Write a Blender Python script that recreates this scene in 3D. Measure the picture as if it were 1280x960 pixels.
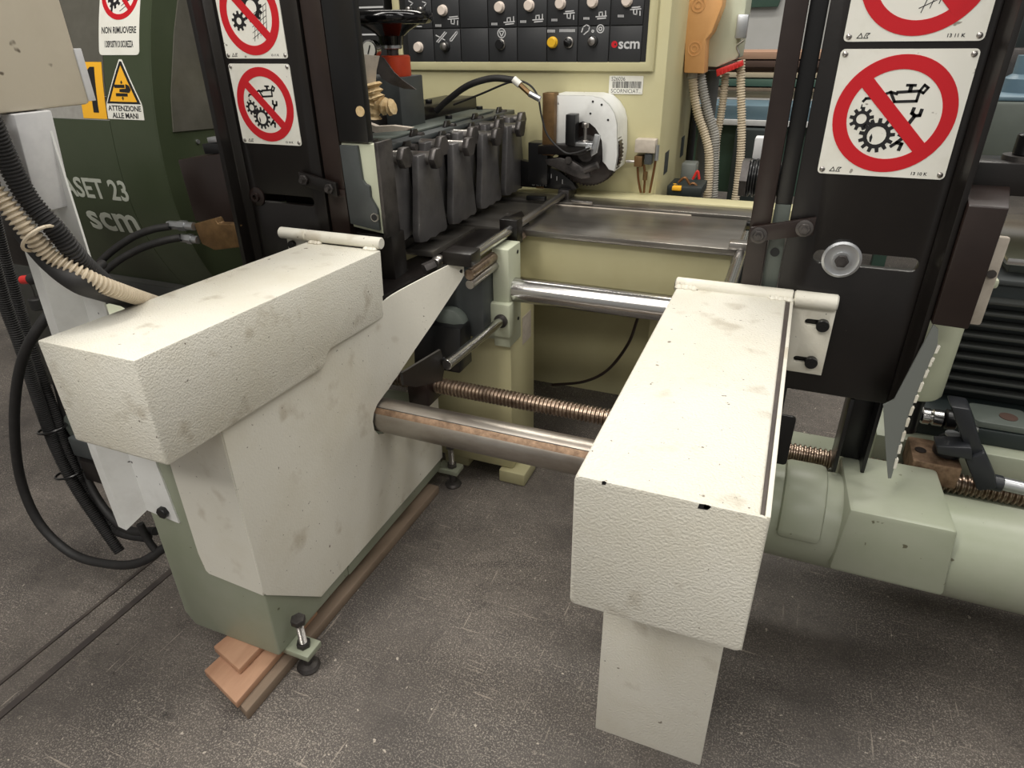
import bpy, bmesh, math, random
import numpy as np
from mathutils import Vector, Matrix

random.seed(7)
for o in list(bpy.data.objects):
    bpy.data.objects.remove(o)
SC = bpy.context.scene
COL = SC.collection
PI = math.pi

# ------------------------------------------------------------------ camera
FPX, CAMH = 825.5, 1.45
EUL = (math.radians(61.7045), math.radians(.813), math.radians(22.195))
cam = bpy.data.cameras.new('camera')
cam.sensor_fit = 'HORIZONTAL'
cam.sensor_width = 36.0
cam.lens = FPX * 36.0 / 1280.0
cam.clip_start = .02
cam_o = bpy.data.objects.new('camera', cam)
COL.objects.link(cam_o)
cam_o.location = (0, 0, CAMH)
cam_o.rotation_euler = EUL
SC.camera = cam_o
ROT = cam_o.rotation_euler.to_matrix()

# ------------------------------------------------------------------ world, lights, exposure
w = bpy.data.worlds.new('hall_ambient')
SC.world = w
w.use_nodes = True
bg = w.node_tree.nodes['Background']
bg.inputs[0].default_value = (1.0, .97, .92, 1)
bg.inputs[1].default_value = .30
SC.view_settings.view_transform = 'Standard'
SC.view_settings.look = 'None'
SC.view_settings.gamma = 1.0
SC.view_settings.use_curve_mapping = False
SC.view_settings.exposure = 0.12


def area(name, loc, target, sx, sy, power, col=(1, .96, .9)):
    l = bpy.data.lights.new(name, 'AREA')
    l.shape = 'RECTANGLE'
    l.size, l.size_y = sx, sy
    l.energy = power
    l.color = col
    o = bpy.data.objects.new(name, l)
    COL.objects.link(o)
    o.location = loc
    o.rotation_euler = (Vector(target) - Vector(loc)).to_track_quat('-Z', 'Y').to_euler()
    return o


area('lamp_row_over_aisle', (-1.4, -.5, 4.4), (-.9, 1.2, .6), .5, 4.0, 108, (1, .955, .885))
area('lamp_row_over_machine', (.7, 2.0, 4.6), (.3, 1.8, 0), .5, 5.0, 100, (1, .97, .92))
area('added_front_fill', (.2, -2.3, 4.3), (-.3, 1.0, .6), 4.0, .5, 58, (1, .97, .92))  # added fill from behind the camera, brightens the front faces
area('added_right_fill', (2.6, .2, 4.4), (1.0, .8, 0), .5, 4.0, 45, (1, .97, .93))  # added fill that lifts the dark floor on the right
area('lamp_row_behind', (-1.2, 4.6, 4.6), (-1.0, 3.6, 0), 5.0, .5, 140, (1, .96, .88))


def px(u, v, x=None, y=None, z=None):
    """the point of the photograph's ray through pixel (u,v) on a plane x=, y= or z="""
    d = ROT @ Vector(((u - 640) / FPX, -(v - 480) / FPX, -1.0))
    if x is not None:
        t = x / d.x
    elif y is not None:
        t = y / d.y
    else:
        t = (z - CAMH) / d.z
    return Vector((0, 0, CAMH)) + d * t


# ------------------------------------------------------------------ materials
MATS = {}


def lin(c):
    return tuple(((v / 255.0) / 12.92 if v <= 10 else (((v / 255.0) + .055) / 1.055) ** 2.4) for v in c)


def mat(name, rgb, rough=.5, metal=0.0, bump=None, var=None, specks=None, coat=0.0, aniso=None, spec=.5):
    """rgb is sRGB 0-255. bump=(scale,strength,dist) var=(scale,rgb2,lo,hi) specks=(scale,rgb2,threshold)"""
    m = bpy.data.materials.new(name)
    m.use_nodes = True
    nt = m.node_tree
    N, L = nt.nodes, nt.links
    b = N['Principled BSDF']
    b.inputs['Roughness'].default_value = rough
    b.inputs['Metallic'].default_value = metal
    b.inputs['Coat Weight'].default_value = coat
    b.inputs['Specular IOR Level'].default_value = spec
    c = (*lin(rgb), 1)
    b.inputs['Base Color'].default_value = c
    geo = N.new('ShaderNodeNewGeometry')
    src = None
    if var or specks:
        mix_in = None
        if var:
            nz = N.new('ShaderNodeTexNoise')
            nz.inputs['Scale'].default_value = var[0]
            nz.inputs['Detail'].default_value = 6
            nz.inputs['Roughness'].default_value = .65
            if aniso:
                mp = N.new('ShaderNodeMapping')
                mp.inputs['Scale'].default_value = aniso
                L.new(geo.outputs['Position'], mp.inputs['Vector'])
                L.new(mp.outputs[0], nz.inputs['Vector'])
            else:
                L.new(geo.outputs['Position'], nz.inputs['Vector'])
            mr = N.new('ShaderNodeMapRange')
            mr.inputs[1].default_value = var[2]
            mr.inputs[2].default_value = var[3]
            L.new(nz.outputs['Fac'], mr.inputs[0])
            mx = N.new('ShaderNodeMix')
            mx.data_type = 'RGBA'
            mx.inputs[6].default_value = c
            mx.inputs[7].default_value = (*lin(var[1]), 1)
            L.new(mr.outputs[0], mx.inputs[0])
            mix_in = mx.outputs[2]
        for (sc, c2, thr, *wd) in ([specks] if specks and not isinstance(specks, list) else (specks or [])):
            nz = N.new('ShaderNodeTexNoise')
            nz.inputs['Scale'].default_value = sc
            nz.inputs['Detail'].default_value = 3 if wd else 2
            L.new(geo.outputs['Position'], nz.inputs['Vector'])
            mr = N.new('ShaderNodeMapRange')
            mr.inputs[1].default_value = thr
            mr.inputs[2].default_value = thr + (wd[0] if wd else .03)
            mr.inputs[4].default_value = wd[1] if wd else 1.0
            L.new(nz.outputs['Fac'], mr.inputs[0])
            mx = N.new('ShaderNodeMix')
            mx.data_type = 'RGBA'
            if mix_in:
                L.new(mix_in, mx.inputs[6])
            else:
                mx.inputs[6].default_value = c
            mx.inputs[7].default_value = (*lin(c2), 1)
            L.new(mr.outputs[0], mx.inputs[0])
            mix_in = mx.outputs[2]
        L.new(mix_in, b.inputs['Base Color'])
    if bump:
        nz = N.new('ShaderNodeTexNoise')
        nz.inputs['Scale'].default_value = bump[0]
        nz.inputs['Detail'].default_value = 3
        if aniso:
            mp = N.new('ShaderNodeMapping')
            mp.inputs['Scale'].default_value = aniso
            L.new(geo.outputs['Position'], mp.inputs['Vector'])
            L.new(mp.outputs[0], nz.inputs['Vector'])
        else:
            L.new(geo.outputs['Position'], nz.inputs['Vector'])
        bp = N.new('ShaderNodeBump')
        bp.inputs['Strength'].default_value = bump[1]
        bp.inputs['Distance'].default_value = bump[2]
        L.new(nz.outputs['Fac'], bp.inputs['Height'])
        L.new(bp.outputs[0], b.inputs['Normal'])
    MATS[name] = m
    return m


mat('cream_paint', (222, 219, 207), .42, bump=(270, .65, .0033), var=(3, (212, 207, 190), .45, .75), specks=[(14, (160, 148, 126), .60, .12, .45), (42, (128, 118, 104), .76), (120, (112, 102, 90), .73)])
mat('cream_smooth', (222, 219, 207), .40, bump=(170, .22, .003), var=(3, (212, 207, 190), .45, .75), specks=[(11, (164, 150, 126), .60, .12, .45), (44, (116, 106, 94), .75), (130, (104, 96, 84), .73)])
mat('green_paint', (152, 156, 139), .38, bump=(60, .06, .003), var=(4, (140, 147, 125), .4, .75), specks=(45, (90, 88, 70), .72))
mat('olive_cream', (196, 190, 150), .45, bump=(50, .05, .003), var=(2.5, (186, 178, 136), .4, .7))
mat('pale_green', (190, 194, 172), .42, bump=(50, .05, .003), var=(3, (180, 184, 158), .4, .7))
mat('white_paint', (228, 229, 226), .40, var=(8, (212, 212, 208), .45, .7), specks=(40, (70, 68, 66), .74))
mat('dull_white', (206, 206, 206), .6, var=(10, (186, 186, 188), .45, .7))
mat('black_paint', (18, 15, 14), .34, bump=(90, .12, .002), var=(5, (26, 22, 20), .4, .75), specks=(60, (120, 112, 105), .79))
mat('brown_black', (34, 24, 21), .34, bump=(60, .1, .002), var=(4, (48, 37, 33), .4, .75))
mat('black_plastic', (18, 18, 19), .32)
mat('black_gloss', (10, 10, 11), .12)
mat('black_rubber', (30, 29, 29), .62, var=(30, (46, 44, 43), .5, .8))
mat('dark_steel', (92, 88, 86), .40, .6, bump=(40, .1, .002), var=(12, (40, 38, 38), .4, .7))
mat('pad_steel', (112, 110, 110), .36, .5, bump=(60, .08, .002), var=(9, (84, 82, 82), .4, .7))
mat('steel', (176, 172, 168), .30, .95, var=(6, (130, 124, 118), .45, .75), bump=(30, .04, .002))
mat('column_steel', (176, 170, 162), .34, .9, var=(7, (128, 116, 104), .42, .75), bump=(120, .08, .002), aniso=(.35, 1, 1))
mat('rusty_key', (150, 124, 100), .5, .5, var=(60, (102, 80, 62), .35, .7))
mat('chrome', (196, 195, 193), .2, 1.0)
mat('bed_steel', (150, 146, 140), .28, .85, var=(9, (112, 106, 98), .4, .7), aniso=(.25, 1, 1), bump=(50, .06, .001))
mat('screw_steel', (164, 146, 130), .30, .9, var=(50, (110, 92, 78), .4, .7))
mat('zinc', (186, 188, 190), .32, .85)
mat('brass_dull', (128, 100, 66), .42, .6, var=(25, (96, 74, 48), .4, .7))
mat('hood_green', (57, 66, 46), .38, var=(4, (64, 72, 53), .4, .7), bump=(80, .05, .002))
mat('hood_dark', (46, 48, 44), .38, var=(5, (62, 62, 58), .4, .7))
mat('smoked_pane', (74, 72, 64), .22, var=(3, (98, 96, 88), .35, .7))
mat('grey_green', (96, 103, 97), .42, var=(6, (84, 90, 84), .4, .7))
mat('slate_grey', (70, 74, 74), .42, var=(6, (58, 61, 62), .4, .7))
mat('lettering_grey', (176, 180, 168), .6)
mat('taupe_paint', (200, 191, 172), .5, bump=(90, .12, .002), var=(3, (188, 178, 158), .4, .7), specks=(26, (104, 94, 80), .70))
mat('yellow_print', (243, 180, 40), .5)
mat('sign_white', (231, 230, 221), .36, var=(9, (218, 216, 204), .5, .75), specks=(55, (150, 146, 136), .745))
mat('sign_red', (196, 22, 34), .4)
mat('print_black', (22, 22, 24), .55)
mat('print_grey', (120, 120, 118), .6)
mat('red_plastic', (196, 40, 36), .4)
mat('orange_red', (208, 74, 40), .4, var=(8, (188, 62, 34), .4, .7))
mat('orange_box', (226, 172, 112), .5, var=(5, (216, 160, 102), .4, .7))
mat('panel_black', (44, 45, 47), .5, bump=(120, .05, .001))
mat('panel_frame', (28, 28, 28), .45)
mat('button_white', (222, 208, 196), .4)
mat('button_yellow', (226, 178, 40), .4)
mat('beige_hose', (204, 191, 168), .5, var=(20, (188, 174, 150), .4, .7))
mat('grey_hose', (160, 158, 152), .5, var=(20, (140, 138, 132), .4, .7))
mat('grey_pipe', (92, 94, 94), .45)
mat('motor_grey', (112, 116, 112), .4)
mat('fin_black', (74, 76, 74), .24, .4)
mat('lever_black', (36, 38, 42), .38, bump=(160, .1, .001))
mat('wood_orange', (186, 146, 118), .7, var=(9, (150, 108, 82), .35, .7), aniso=(1, .15, 1), bump=(60, .15, .002))
mat('wood_grey', (138, 120, 102), .75, var=(9, (106, 90, 76), .35, .7), aniso=(1, .12, 1), bump=(60, .15, .002))
mat('wood_pink', (176, 140, 116), .7, var=(6, (142, 110, 90), .35, .7), aniso=(.1, 1, 1))
mat('wood_pale', (190, 176, 152), .7, var=(6, (164, 150, 126), .35, .7), aniso=(.1, 1, 1))
mat('wood_dark', (82, 60, 50), .7, var=(6, (60, 44, 38), .35, .7), aniso=(.1, 1, 1))
mat('masking_tape', (214, 192, 150), .7, var=(40, (190, 160, 112), .35, .65))
mat('blue_grey', (96, 120, 132), .45, var=(5, (84, 106, 120), .4, .7))
mat('far_green', (70, 96, 84), .5, var=(4, (60, 84, 74), .4, .7))
mat('dark_teal', (34, 42, 42), .5)
mat('wall_paint', (206, 206, 204), .8, var=(1.2, (194, 194, 190), .4, .7))
mat('ceiling_paint', (150, 148, 144), .9)
mat('iron_strip', (78, 72, 70), .5, .3, var=(12, (98, 90, 84), .4, .7))
mat('blue_plastic', (36, 74, 150), .4)
mat('cloth_grey', (196, 186, 172), .8, var=(20, (170, 160, 146), .4, .7))
mat('copper_pipe', (120, 84, 52), .4, .6)


def floor_mat():
    m = bpy.data.materials.new('worn_concrete')
    m.use_nodes = True
    nt = m.node_tree
    N, L = nt.nodes, nt.links
    b = N['Principled BSDF']
    geo = N.new('ShaderNodeNewGeometry')

    def noise(scale, detail, rough=.6, stretch=None, rot=0, dist=0.0):
        nz = N.new('ShaderNodeTexNoise')
        nz.inputs['Scale'].default_value = scale
        nz.inputs['Detail'].default_value = detail
        nz.inputs['Roughness'].default_value = rough
        nz.inputs['Distortion'].default_value = dist
        if stretch:
            mp = N.new('ShaderNodeMapping')
            mp.inputs['Scale'].default_value = stretch
            mp.inputs['Rotation'].default_value = (0, 0, rot)
            L.new(geo.outputs['Position'], mp.inputs['Vector'])
            L.new(mp.outputs[0], nz.inputs['Vector'])
        else:
            L.new(geo.outputs['Position'], nz.inputs['Vector'])
        return nz.outputs['Fac']

    def rng(src, a, c, lo=0.0, hi=1.0):
        mr = N.new('ShaderNodeMapRange')
        mr.inputs[1].default_value = a
        mr.inputs[2].default_value = c
        mr.inputs[3].default_value = lo
        mr.inputs[4].default_value = hi
        L.new(src, mr.inputs[0])
        return mr.outputs[0]

    def mix(f, a, c):
        mx = N.new('ShaderNodeMix')
        mx.data_type = 'RGBA'
        L.new(f, mx.inputs[0])
        for i, s in ((6, a), (7, c)):
            if isinstance(s, tuple):
                mx.inputs[i].default_value = (*lin(s), 1)
            else:
                L.new(s, mx.inputs[i])
        return mx.outputs[2]

    def mul(a, c):
        x = N.new('ShaderNodeMath')
        x.operation = 'MULTIPLY'
        L.new(a, x.inputs[0])
        if isinstance(c, float):
            x.inputs[1].default_value = c
        else:
            L.new(c, x.inputs[1])
        return x.outputs[0]

    base = mix(rng(noise(1.9, 8, .62), .36, .66), (72, 67, 64), (106, 99, 93))
    base = mix(rng(noise(4.6, 6, .62, None, 0, .8), .56, .72), base, (62, 57, 55))
    base = mix(rng(noise(24, 6, .75), .46, .70, 0.0, .55), base, (60, 56, 54))
    # worn aggregate: fine light grains, denser in patches
    dens = rng(noise(2.6, 5, .6), .34, .62, .18, 1.0)
    grains = mul(rng(noise(230, 5, .8), .52, .60), dens)
    base = mix(mul(grains, .78), base, (186, 177, 166))
    coarse = mul(rng(noise(95, 4, .8), .58, .65), dens)
    base = mix(mul(coarse, .72), base, (184, 173, 160))
    crumbs = rng(noise(60, 2, .5), .72, .75)
    base = mix(mul(crumbs, .8), base, (200, 190, 176))
    # light scuff lines
    s1 = mul(rng(noise(11, 3, .5, (11, .6, 1), .5), .67, .71), rng(noise(3, 2), .42, .55))
    s2 = mul(rng(noise(11, 3, .5, (.6, 12, 1), .35), .67, .71), rng(noise(2.6, 2), .42, .55))
    s3 = mul(rng(noise(13, 3, .5, (.5, 13, 1), -.9), .68, .72), rng(noise(2.2, 2), .45, .58))
    base = mix(mul(s1, .5), base, (190, 178, 164))
    base = mix(mul(s2, .5), base, (186, 174, 160))
    base = mix(mul(s3, .5), base, (186, 174, 160))
    # dark oil stains
    base = mix(mul(rng(noise(7, 3), .70, .78), .75), base, (40, 37, 36))
    base = mix(mul(rng(noise(28, 2), .735, .77), .8), base, (38, 34, 33))
    L.new(base, b.inputs['Base Color'])
    b.inputs['Roughness'].default_value = .62
    bp = N.new('ShaderNodeBump')
    bp.inputs['Strength'].default_value = .35
    bp.inputs['Distance'].default_value = .004
    L.new(noise(70, 5, .7), bp.inputs['Height'])
    L.new(bp.outputs[0], b.inputs['Normal'])
    MATS['worn_concrete'] = m


floor_mat()


# ------------------------------------------------------------------ mesh builder
def arc2(cx, cy, r, a0, a1, n):
    return [(cx + r * math.cos(math.radians(a0 + (a1 - a0) * i / n)), cy + r * math.sin(math.radians(a0 + (a1 - a0) * i / n))) for i in range(n + 1)]


def circ(cx, cy, r, n=24):
    return [(cx + r * math.cos(2 * PI * i / n), cy + r * math.sin(2 * PI * i / n)) for i in range(n)]


def rrect(x0, x1, y0, y1, r, n=4):
    return (arc2(x1 - r, y0 + r, r, -90, 0, n) + arc2(x1 - r, y1 - r, r, 0, 90, n) + arc2(x0 + r, y1 - r, r, 90, 180, n) + arc2(x0 + r, y0 + r, r, 180, 270, n))


def spline(pts, sub=8):
    pts = [Vector(p) for p in pts]
    if len(pts) < 3:
        return [pts[0].lerp(pts[-1], i / sub) for i in range(sub + 1)]
    P = [pts[0] * 2 - pts[1]] + pts + [pts[-1] * 2 - pts[-2]]
    out = []
    for i in range(1, len(P) - 2):
        a, b, c, d = P[i - 1], P[i], P[i + 1], P[i + 2]
        for k in range(sub):
            t = k / sub
            out.append(.5 * ((2 * b) + (c - a) * t + (2 * a - 5 * b + 4 * c - d) * t * t + (3 * b - a - 3 * c + d) * t ** 3))
    out.append(pts[-1])
    return out


def frame(d):
    d = d.normalized()
    up = Vector((0, 0, 1)) if abs(d.z) < .9 else Vector((0, 1, 0))
    a = d.cross(up).normalized()
    return a, d.cross(a).normalized(), d


class B:
    def __init__(self):
        self.bm = bmesh.new()

    def _merge(self, t, bev=0, seg=2):
        if bev:
            ed = [e for e in t.edges if len(e.link_faces) == 2 and e.calc_face_angle(0) > .5]
            bmesh.ops.bevel(t, geom=ed, offset=bev, segments=seg, affect='EDGES', profile=.5, clamp_overlap=True)
        me = bpy.data.meshes.new('t')
        t.to_mesh(me)
        t.free()
        self.bm.from_mesh(me)
        bpy.data.meshes.remove(me)
        return self

    def hexa(self, c8, bev=0):
        """8 corners: bottom 4 ccw then top 4"""
        t = bmesh.new()
        v = [t.verts.new(c) for c in c8]
        for f in ((3, 2, 1, 0), (4, 5, 6, 7), (0, 1, 5, 4), (1, 2, 6, 5), (2, 3, 7, 6), (3, 0, 4, 7)):
            t.faces.new([v[i] for i in f])
        bmesh.ops.recalc_face_normals(t, faces=t.faces)
        return self._merge(t, bev)

    def box(self, x0, x1, y0, y1, z0, z1, bev=0):
        return self.hexa([(x0, y0, z0), (x1, y0, z0), (x1, y1, z0), (x0, y1, z0), (x0, y0, z1), (x1, y0, z1), (x1, y1, z1), (x0, y1, z1)], bev)

    def bar(self, p, q, wa, wb, bev=0, up=None):
        """rectangular bar from p to q"""
        p, q = Vector(p), Vector(q)
        d = (q - p).normalized()
        if up is None:
            a, b, _ = frame(d)
        else:
            b = Vector(up)
            a = d.cross(b).normalized()
            b = a.cross(d).normalized()
        a, b = a * wa / 2, b * wb / 2
        return self.hexa([p - a - b, p + a - b, p + a + b, p - a + b, q - a - b, q + a - b, q + a + b, q - a + b], bev)

    def plate(self, outer, fn, th, holes=(), bev=0, sub=0):
        """planar polygon (2d, with holes) mapped by fn(s,t,h), thickness h 0..th"""
        t = bmesh.new()
        es = []
        for loop in [outer] + list(holes):
            vs = [t.verts.new((p[0], p[1], 0)) for p in loop]
            for i in range(len(vs)):
                es.append(t.edges.new((vs[i], vs[(i + 1) % len(vs)])))
        if not holes:
            t.faces.new(list(t.verts))
        else:
            bmesh.ops.triangle_fill(t, use_beauty=True, use_dissolve=False, edges=es)
        if sub or getattr(fn, 'curved', False):
            # cut the sheet into strips so that it follows a curved surface
            st = sub or .012
            for ax in ((0, 1) if sub else (1,)):
                cs_ = [v.co[ax] for v in t.verts]
                k = math.floor(min(cs_) / st) + 1
                no = (1, 0, 0) if ax == 0 else (0, 1, 0)
                while k * st < max(cs_):
                    bmesh.ops.bisect_plane(t, geom=list(t.verts) + list(t.edges) + list(t.faces), plane_co=(no[0] * k * st, no[1] * k * st, 0), plane_no=no, dist=1e-6)
                    k += 1
        r = bmesh.ops.extrude_face_region(t, geom=list(t.faces))
        for e in r['geom']:
            if isinstance(e, bmesh.types.BMVert):
                e.co.z = th
        for v in t.verts:
            v.co = Vector(fn(v.co.x, v.co.y, v.co.z))
        bmesh.ops.recalc_face_normals(t, faces=t.faces)
        return self._merge(t, bev)

    def prism(self, poly, axis, a, b, bev=0, holes=()):
        if axis == 'x':
            fn = lambda s, t, h: (a + h, s, t)
        elif axis == 'y':
            fn = lambda s, t, h: (s, a + h, t)
        else:
            fn = lambda s, t, h: (s, t, a + h)
        return self.plate(poly, fn, b - a, holes, bev)

    def rings(self, cs, dirs, rs, seg, cap=True):
        t = bmesh.new()
        rows = []
        pa = None
        for c, d, r in zip(cs, dirs, rs):
            d = d.normalized()
            if pa is None:
                a, b, _ = frame(d)
            else:
                a = (pa - d * pa.dot(d)).normalized()
                b = d.cross(a)
            pa = a
            rows.append([t.verts.new(c + (a * math.cos(2 * PI * k / seg) + b * math.sin(2 * PI * k / seg)) * r) for k in range(seg)])
        for i in range(len(rows) - 1):
            for k in range(seg):
                t.faces.new((rows[i][k], rows[i][(k + 1) % seg], rows[i + 1][(k + 1) % seg], rows[i + 1][k]))
        if cap:
            t.faces.new(rows[0])
            t.faces.new(rows[-1])
        bmesh.ops.recalc_face_normals(t, faces=t.faces)
        return self._merge(t)

    def cyl(self, p, q, r, seg=24, r2=None, bev=0):
        p, q = Vector(p), Vector(q)
        d = q - p
        r2 = r if r2 is None else r2
        if bev:
            n = d.normalized() * bev
            return self.rings([p, p + n, q - n, q], [d] * 4, [r - bev, r, r2, r2 - bev], seg)
        return self.rings([p, q], [d, d], [r, r2], seg)

    def lathe(self, prof, o, axis, seg=28):
        o, ax = Vector(o), Vector(axis).normalized()
        return self.rings([o + ax * h for r, h in prof], [ax] * len(prof), [max(r, 1e-4) for r, h in prof], seg)

    def tube(self, pts, r, seg=10, sub=8, corr=None, smooth=True):
        c = spline(pts, sub) if smooth else [Vector(p) for p in pts]
        if corr:
            pitch, amp = corr
            L = [0]
            for i in range(1, len(c)):
                L.append(L[-1] + (c[i] - c[i - 1]).length)
            n = int(L[-1] / pitch) * 4
            out, j = [], 0
            for k in range(n + 1):
                s = L[-1] * k / n
                while j < len(L) - 2 and L[j + 1] < s:
                    j += 1
                out.append(c[j].lerp(c[j + 1], (s - L[j]) / max(1e-9, L[j + 1] - L[j])))
            c = out
            rs = [r + (amp if k % 4 in (1, 2) else -amp) for k in range(len(c))]
        else:
            rs = [r] * len(c)
        ds = [(c[min(i + 1, len(c) - 1)] - c[max(i - 1, 0)]) for i in range(len(c))]
        return self.rings(c, ds, rs, seg)

    def hexnut(self, p, axis, r, h, bev=.001):
        p, ax = Vector(p), Vector(axis).normalized()
        t = bmesh.new()
        a, b, _ = frame(ax)
        rows = []
        for k in (0, 1):
            rows.append([t.verts.new(p + ax * h * k + (a * math.cos(PI / 3 * i) + b * math.sin(PI / 3 * i)) * r) for i in range(6)])
        for i in range(6):
            t.faces.new((rows[0][i], rows[0][(i + 1) % 6], rows[1][(i + 1) % 6], rows[1][i]))
        t.faces.new(rows[0])
        t.faces.new(rows[1])
        bmesh.ops.recalc_face_normals(t, faces=t.faces)
        return self._merge(t, bev, 1)

    def text(self, s, size, fn, th=.0006, align='CENTER', bold=False, sx=1.0, shear=0.0):
        cu = bpy.data.curves.new('t', 'FONT')
        cu.body = s
        cu.size = size
        cu.align_x = align
        cu.align_y = 'CENTER'
        cu.resolution_u = 3
        if bold:
            cu.offset = size * .022
        o = bpy.data.objects.new('t', cu)
        COL.objects.link(o)
        me = bpy.data.meshes.new_from_object(o)
        bpy.data.objects.remove(o)
        bpy.data.curves.remove(cu)
        t = bmesh.new()
        t.from_mesh(me)
        bpy.data.meshes.remove(me)
        if t.faces:
            r = bmesh.ops.extrude_face_region(t, geom=list(t.faces))
            for e in r['geom']:
                if isinstance(e, bmesh.types.BMVert):
                    e.co.z = th
        for v in t.verts:
            v.co = Vector(fn(v.co.x * sx + v.co.y * shear, v.co.y, v.co.z))
        bmesh.ops.recalc_face_normals(t, faces=t.faces)
        return self._merge(t)

    def obj(self, name, material, parent=None, flat=False):
        me = bpy.data.meshes.new(name)
        off = Vector((0, 0, 0))
        o = bpy.data.objects.new(name, me)
        if parent is not None:
            off = WORLD[parent.name]
        else:
            xs = [v.co for v in self.bm.verts]
            off = Vector(((min(v.x for v in xs) + max(v.x for v in xs)) / 2, (min(v.y for v in xs) + max(v.y for v in xs)) / 2, min(v.z for v in xs)))
            o.location = off
        bmesh.ops.translate(self.bm, verts=self.bm.verts, vec=-off)
        self.bm.to_mesh(me)
        self.bm.free()
        if not flat:
            me.polygons.foreach_set('use_smooth', [True] * len(me.polygons))
            me.set_sharp_from_angle(angle=math.radians(38))
        me.materials.append(MATS[material])
        COL.objects.link(o)
        if parent is not None:
            o.parent = parent
        WORLD[o.name] = off
        return o


WORLD = {}


def tag(o, label, cat, group=None, kind=None):
    if label:
        o['label'] = label
    if cat:
        o['category'] = cat
    if group:
        o['group'] = group
    if kind:
        o['kind'] = kind
    return o


def thing(name, label, cat, loc, group=None):
    o = bpy.data.objects.new(name, None)
    o.empty_display_size = .05
    COL.objects.link(o)
    o.location = loc
    WORLD[o.name] = Vector(loc)
    return tag(o, label, cat, group)


def struct(b, name, m):
    return tag(b.obj(name, m), None, None, kind='structure')


def dup(root, dvec, label=None):
    r = root.copy()
    COL.objects.link(r)
    r.location = root.location + Vector(dvec)
    WORLD[r.name] = WORLD[root.name] + Vector(dvec)
    if label:
        r['label'] = label
    for ch in list(root.children):
        c = ch.copy()
        COL.objects.link(c)
        c.parent = r
        for g in ch.children:
            d = g.copy()
            COL.objects.link(d)
            d.parent = c
    return r


V = Vector

# ================================================================== SETTING
fl = B()
fl.box(-7, 6, -3, 8.2, -.05, 0)
tag(struct(fl, 'floor', 'worn_concrete'), 'worn dark grey concrete workshop floor', None)
b = B(); b.box(-7, 6, 8.0, 8.2, 0, 5)
tag(struct(b, 'wall_back', 'wall_paint'), 'pale grey far wall of the workshop', None)
b = B(); b.box(-7.2, -7, -3, 8.2, 0, 5)
tag(struct(b, 'wall_left', 'wall_paint'), 'pale grey side wall of the workshop', None)

b = B(); b.box(-7, 6, -3, 8.2, 5.0, 5.1)
tag(struct(b, 'ceiling', 'ceiling_paint'), 'grey workshop ceiling', None)

# steel strips let into the floor
for (x0, x1, w0, w1, lab) in ((-1.566, -1.546, 0, 0, 'wide dark steel strip let into the floor, next to the green pedestal'),
                              (-1.652, -1.642, 0, 0, 'thin dark steel strip let into the floor, beyond the wide strip')):
    b = B()
    b.box(x0, x1, -.6, 1.9, -.001, .004)
    tag(b.obj('floor_rail', 'iron_strip'), lab, 'floor rail')

# ================================================================== LEFT UNIT
XS = -.975          # right flank of the left unit
ped = thing('machine_pedestal', 'sage green sheet steel pedestal with levelling feet, standing on wooden blocks', 'pedestal', (-1.13, 1.2, .0))
b = B()
fp = [(-1.288, .07 + .04), (-1.262, .072), (-.99, .072), (-.982, .08), (-.982, .75), (-1.288, .75)]
b.prism(fp, 'y', .822, 1.12, .006)
b.box(-1.288, -.982, 1.12, 1.69, .072, .36, .006)
b.obj('body', 'green_paint', ped)


def foot(parent, cx, cy, top, tabx):
    q = B(); q.box(tabx - .01, cx + .032, cy - .028, cy + .028, .062, .080, .003); q.obj('foot_tab', 'green_paint', parent)
    q = B()
    q.lathe([(.028, 0), (.030, .006), (.025, .014), (.012, .018), (.012, .045)], (cx, cy, 0), (0, 0, 1)); q.obj('levelling_pad', 'dark_steel', parent)
    q = B(); q.tube([(cx, cy, .04), (cx, cy, top)], .0095, 12, 4, (.004, .0008), True)
    o = q.obj('levelling_bolt', 'steel', parent)
    q = B(); q.hexnut((cx, cy, top - .004), (0, 0, 1), .019, .016); q.obj('bolt_head', 'dark_steel', o)
    q = B(); q.hexnut((cx, cy, .080), (0, 0, 1), .018, .014); q.obj('lock_nut', 'dark_steel', o)


foot(ped, -.945, .868, .165, -.985)
foot(ped, -.945, 1.70, .165, -.985)

# wooden packing under the pedestal
b = B(); b.hexa([(-1.13, .742, 0), (-.985, .690, 0), (-.970, 1.64, 0), (-1.10, 1.64, 0), (-1.13, .742, .030), (-.985, .690, .030), (-.970, 1.64, .030), (-1.10, 1.64, .030)], .003)
tag(b.obj('wooden_plank', 'wood_grey'), 'long grey weathered plank lying under the green pedestal flank', 'plank')
b = B(); b.hexa([(-1.150, .732, .0305), (-1.010, .690, .0305), (-1.010, 1.0, .0305), (-1.12, 1.0, .0305), (-1.150, .732, .051), (-1.010, .690, .051), (-1.010, 1.0, .051), (-1.12, 1.0, .051)], .002)
tag(b.obj('wooden_block', 'wood_orange'), 'reddish wooden block on the grey plank, under another short block', 'wood block')
b = B(); b.hexa([(-1.165, .785, .0515), (-1.055, .755, .0515), (-1.045, 1.0, .0515), (-1.13, 1.0, .0515), (-1.165, .785, .0715), (-1.055, .755, .0715), (-1.045, 1.0, .0715), (-1.13, 1.0, .0715)], .002)
tag(b.obj('wooden_block', 'wood_orange'), 'short orange wooden block stacked directly under the green pedestal', 'wood block')

# cream guard that wraps the pedestal
ap = thing('sheet_guard', 'cream textured sheet metal guard with slanted flank around the green pedestal', 'guard', (-1.07, 1.2, .115))
ycol, zcol, rcol = 1.372, .472, .052
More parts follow.
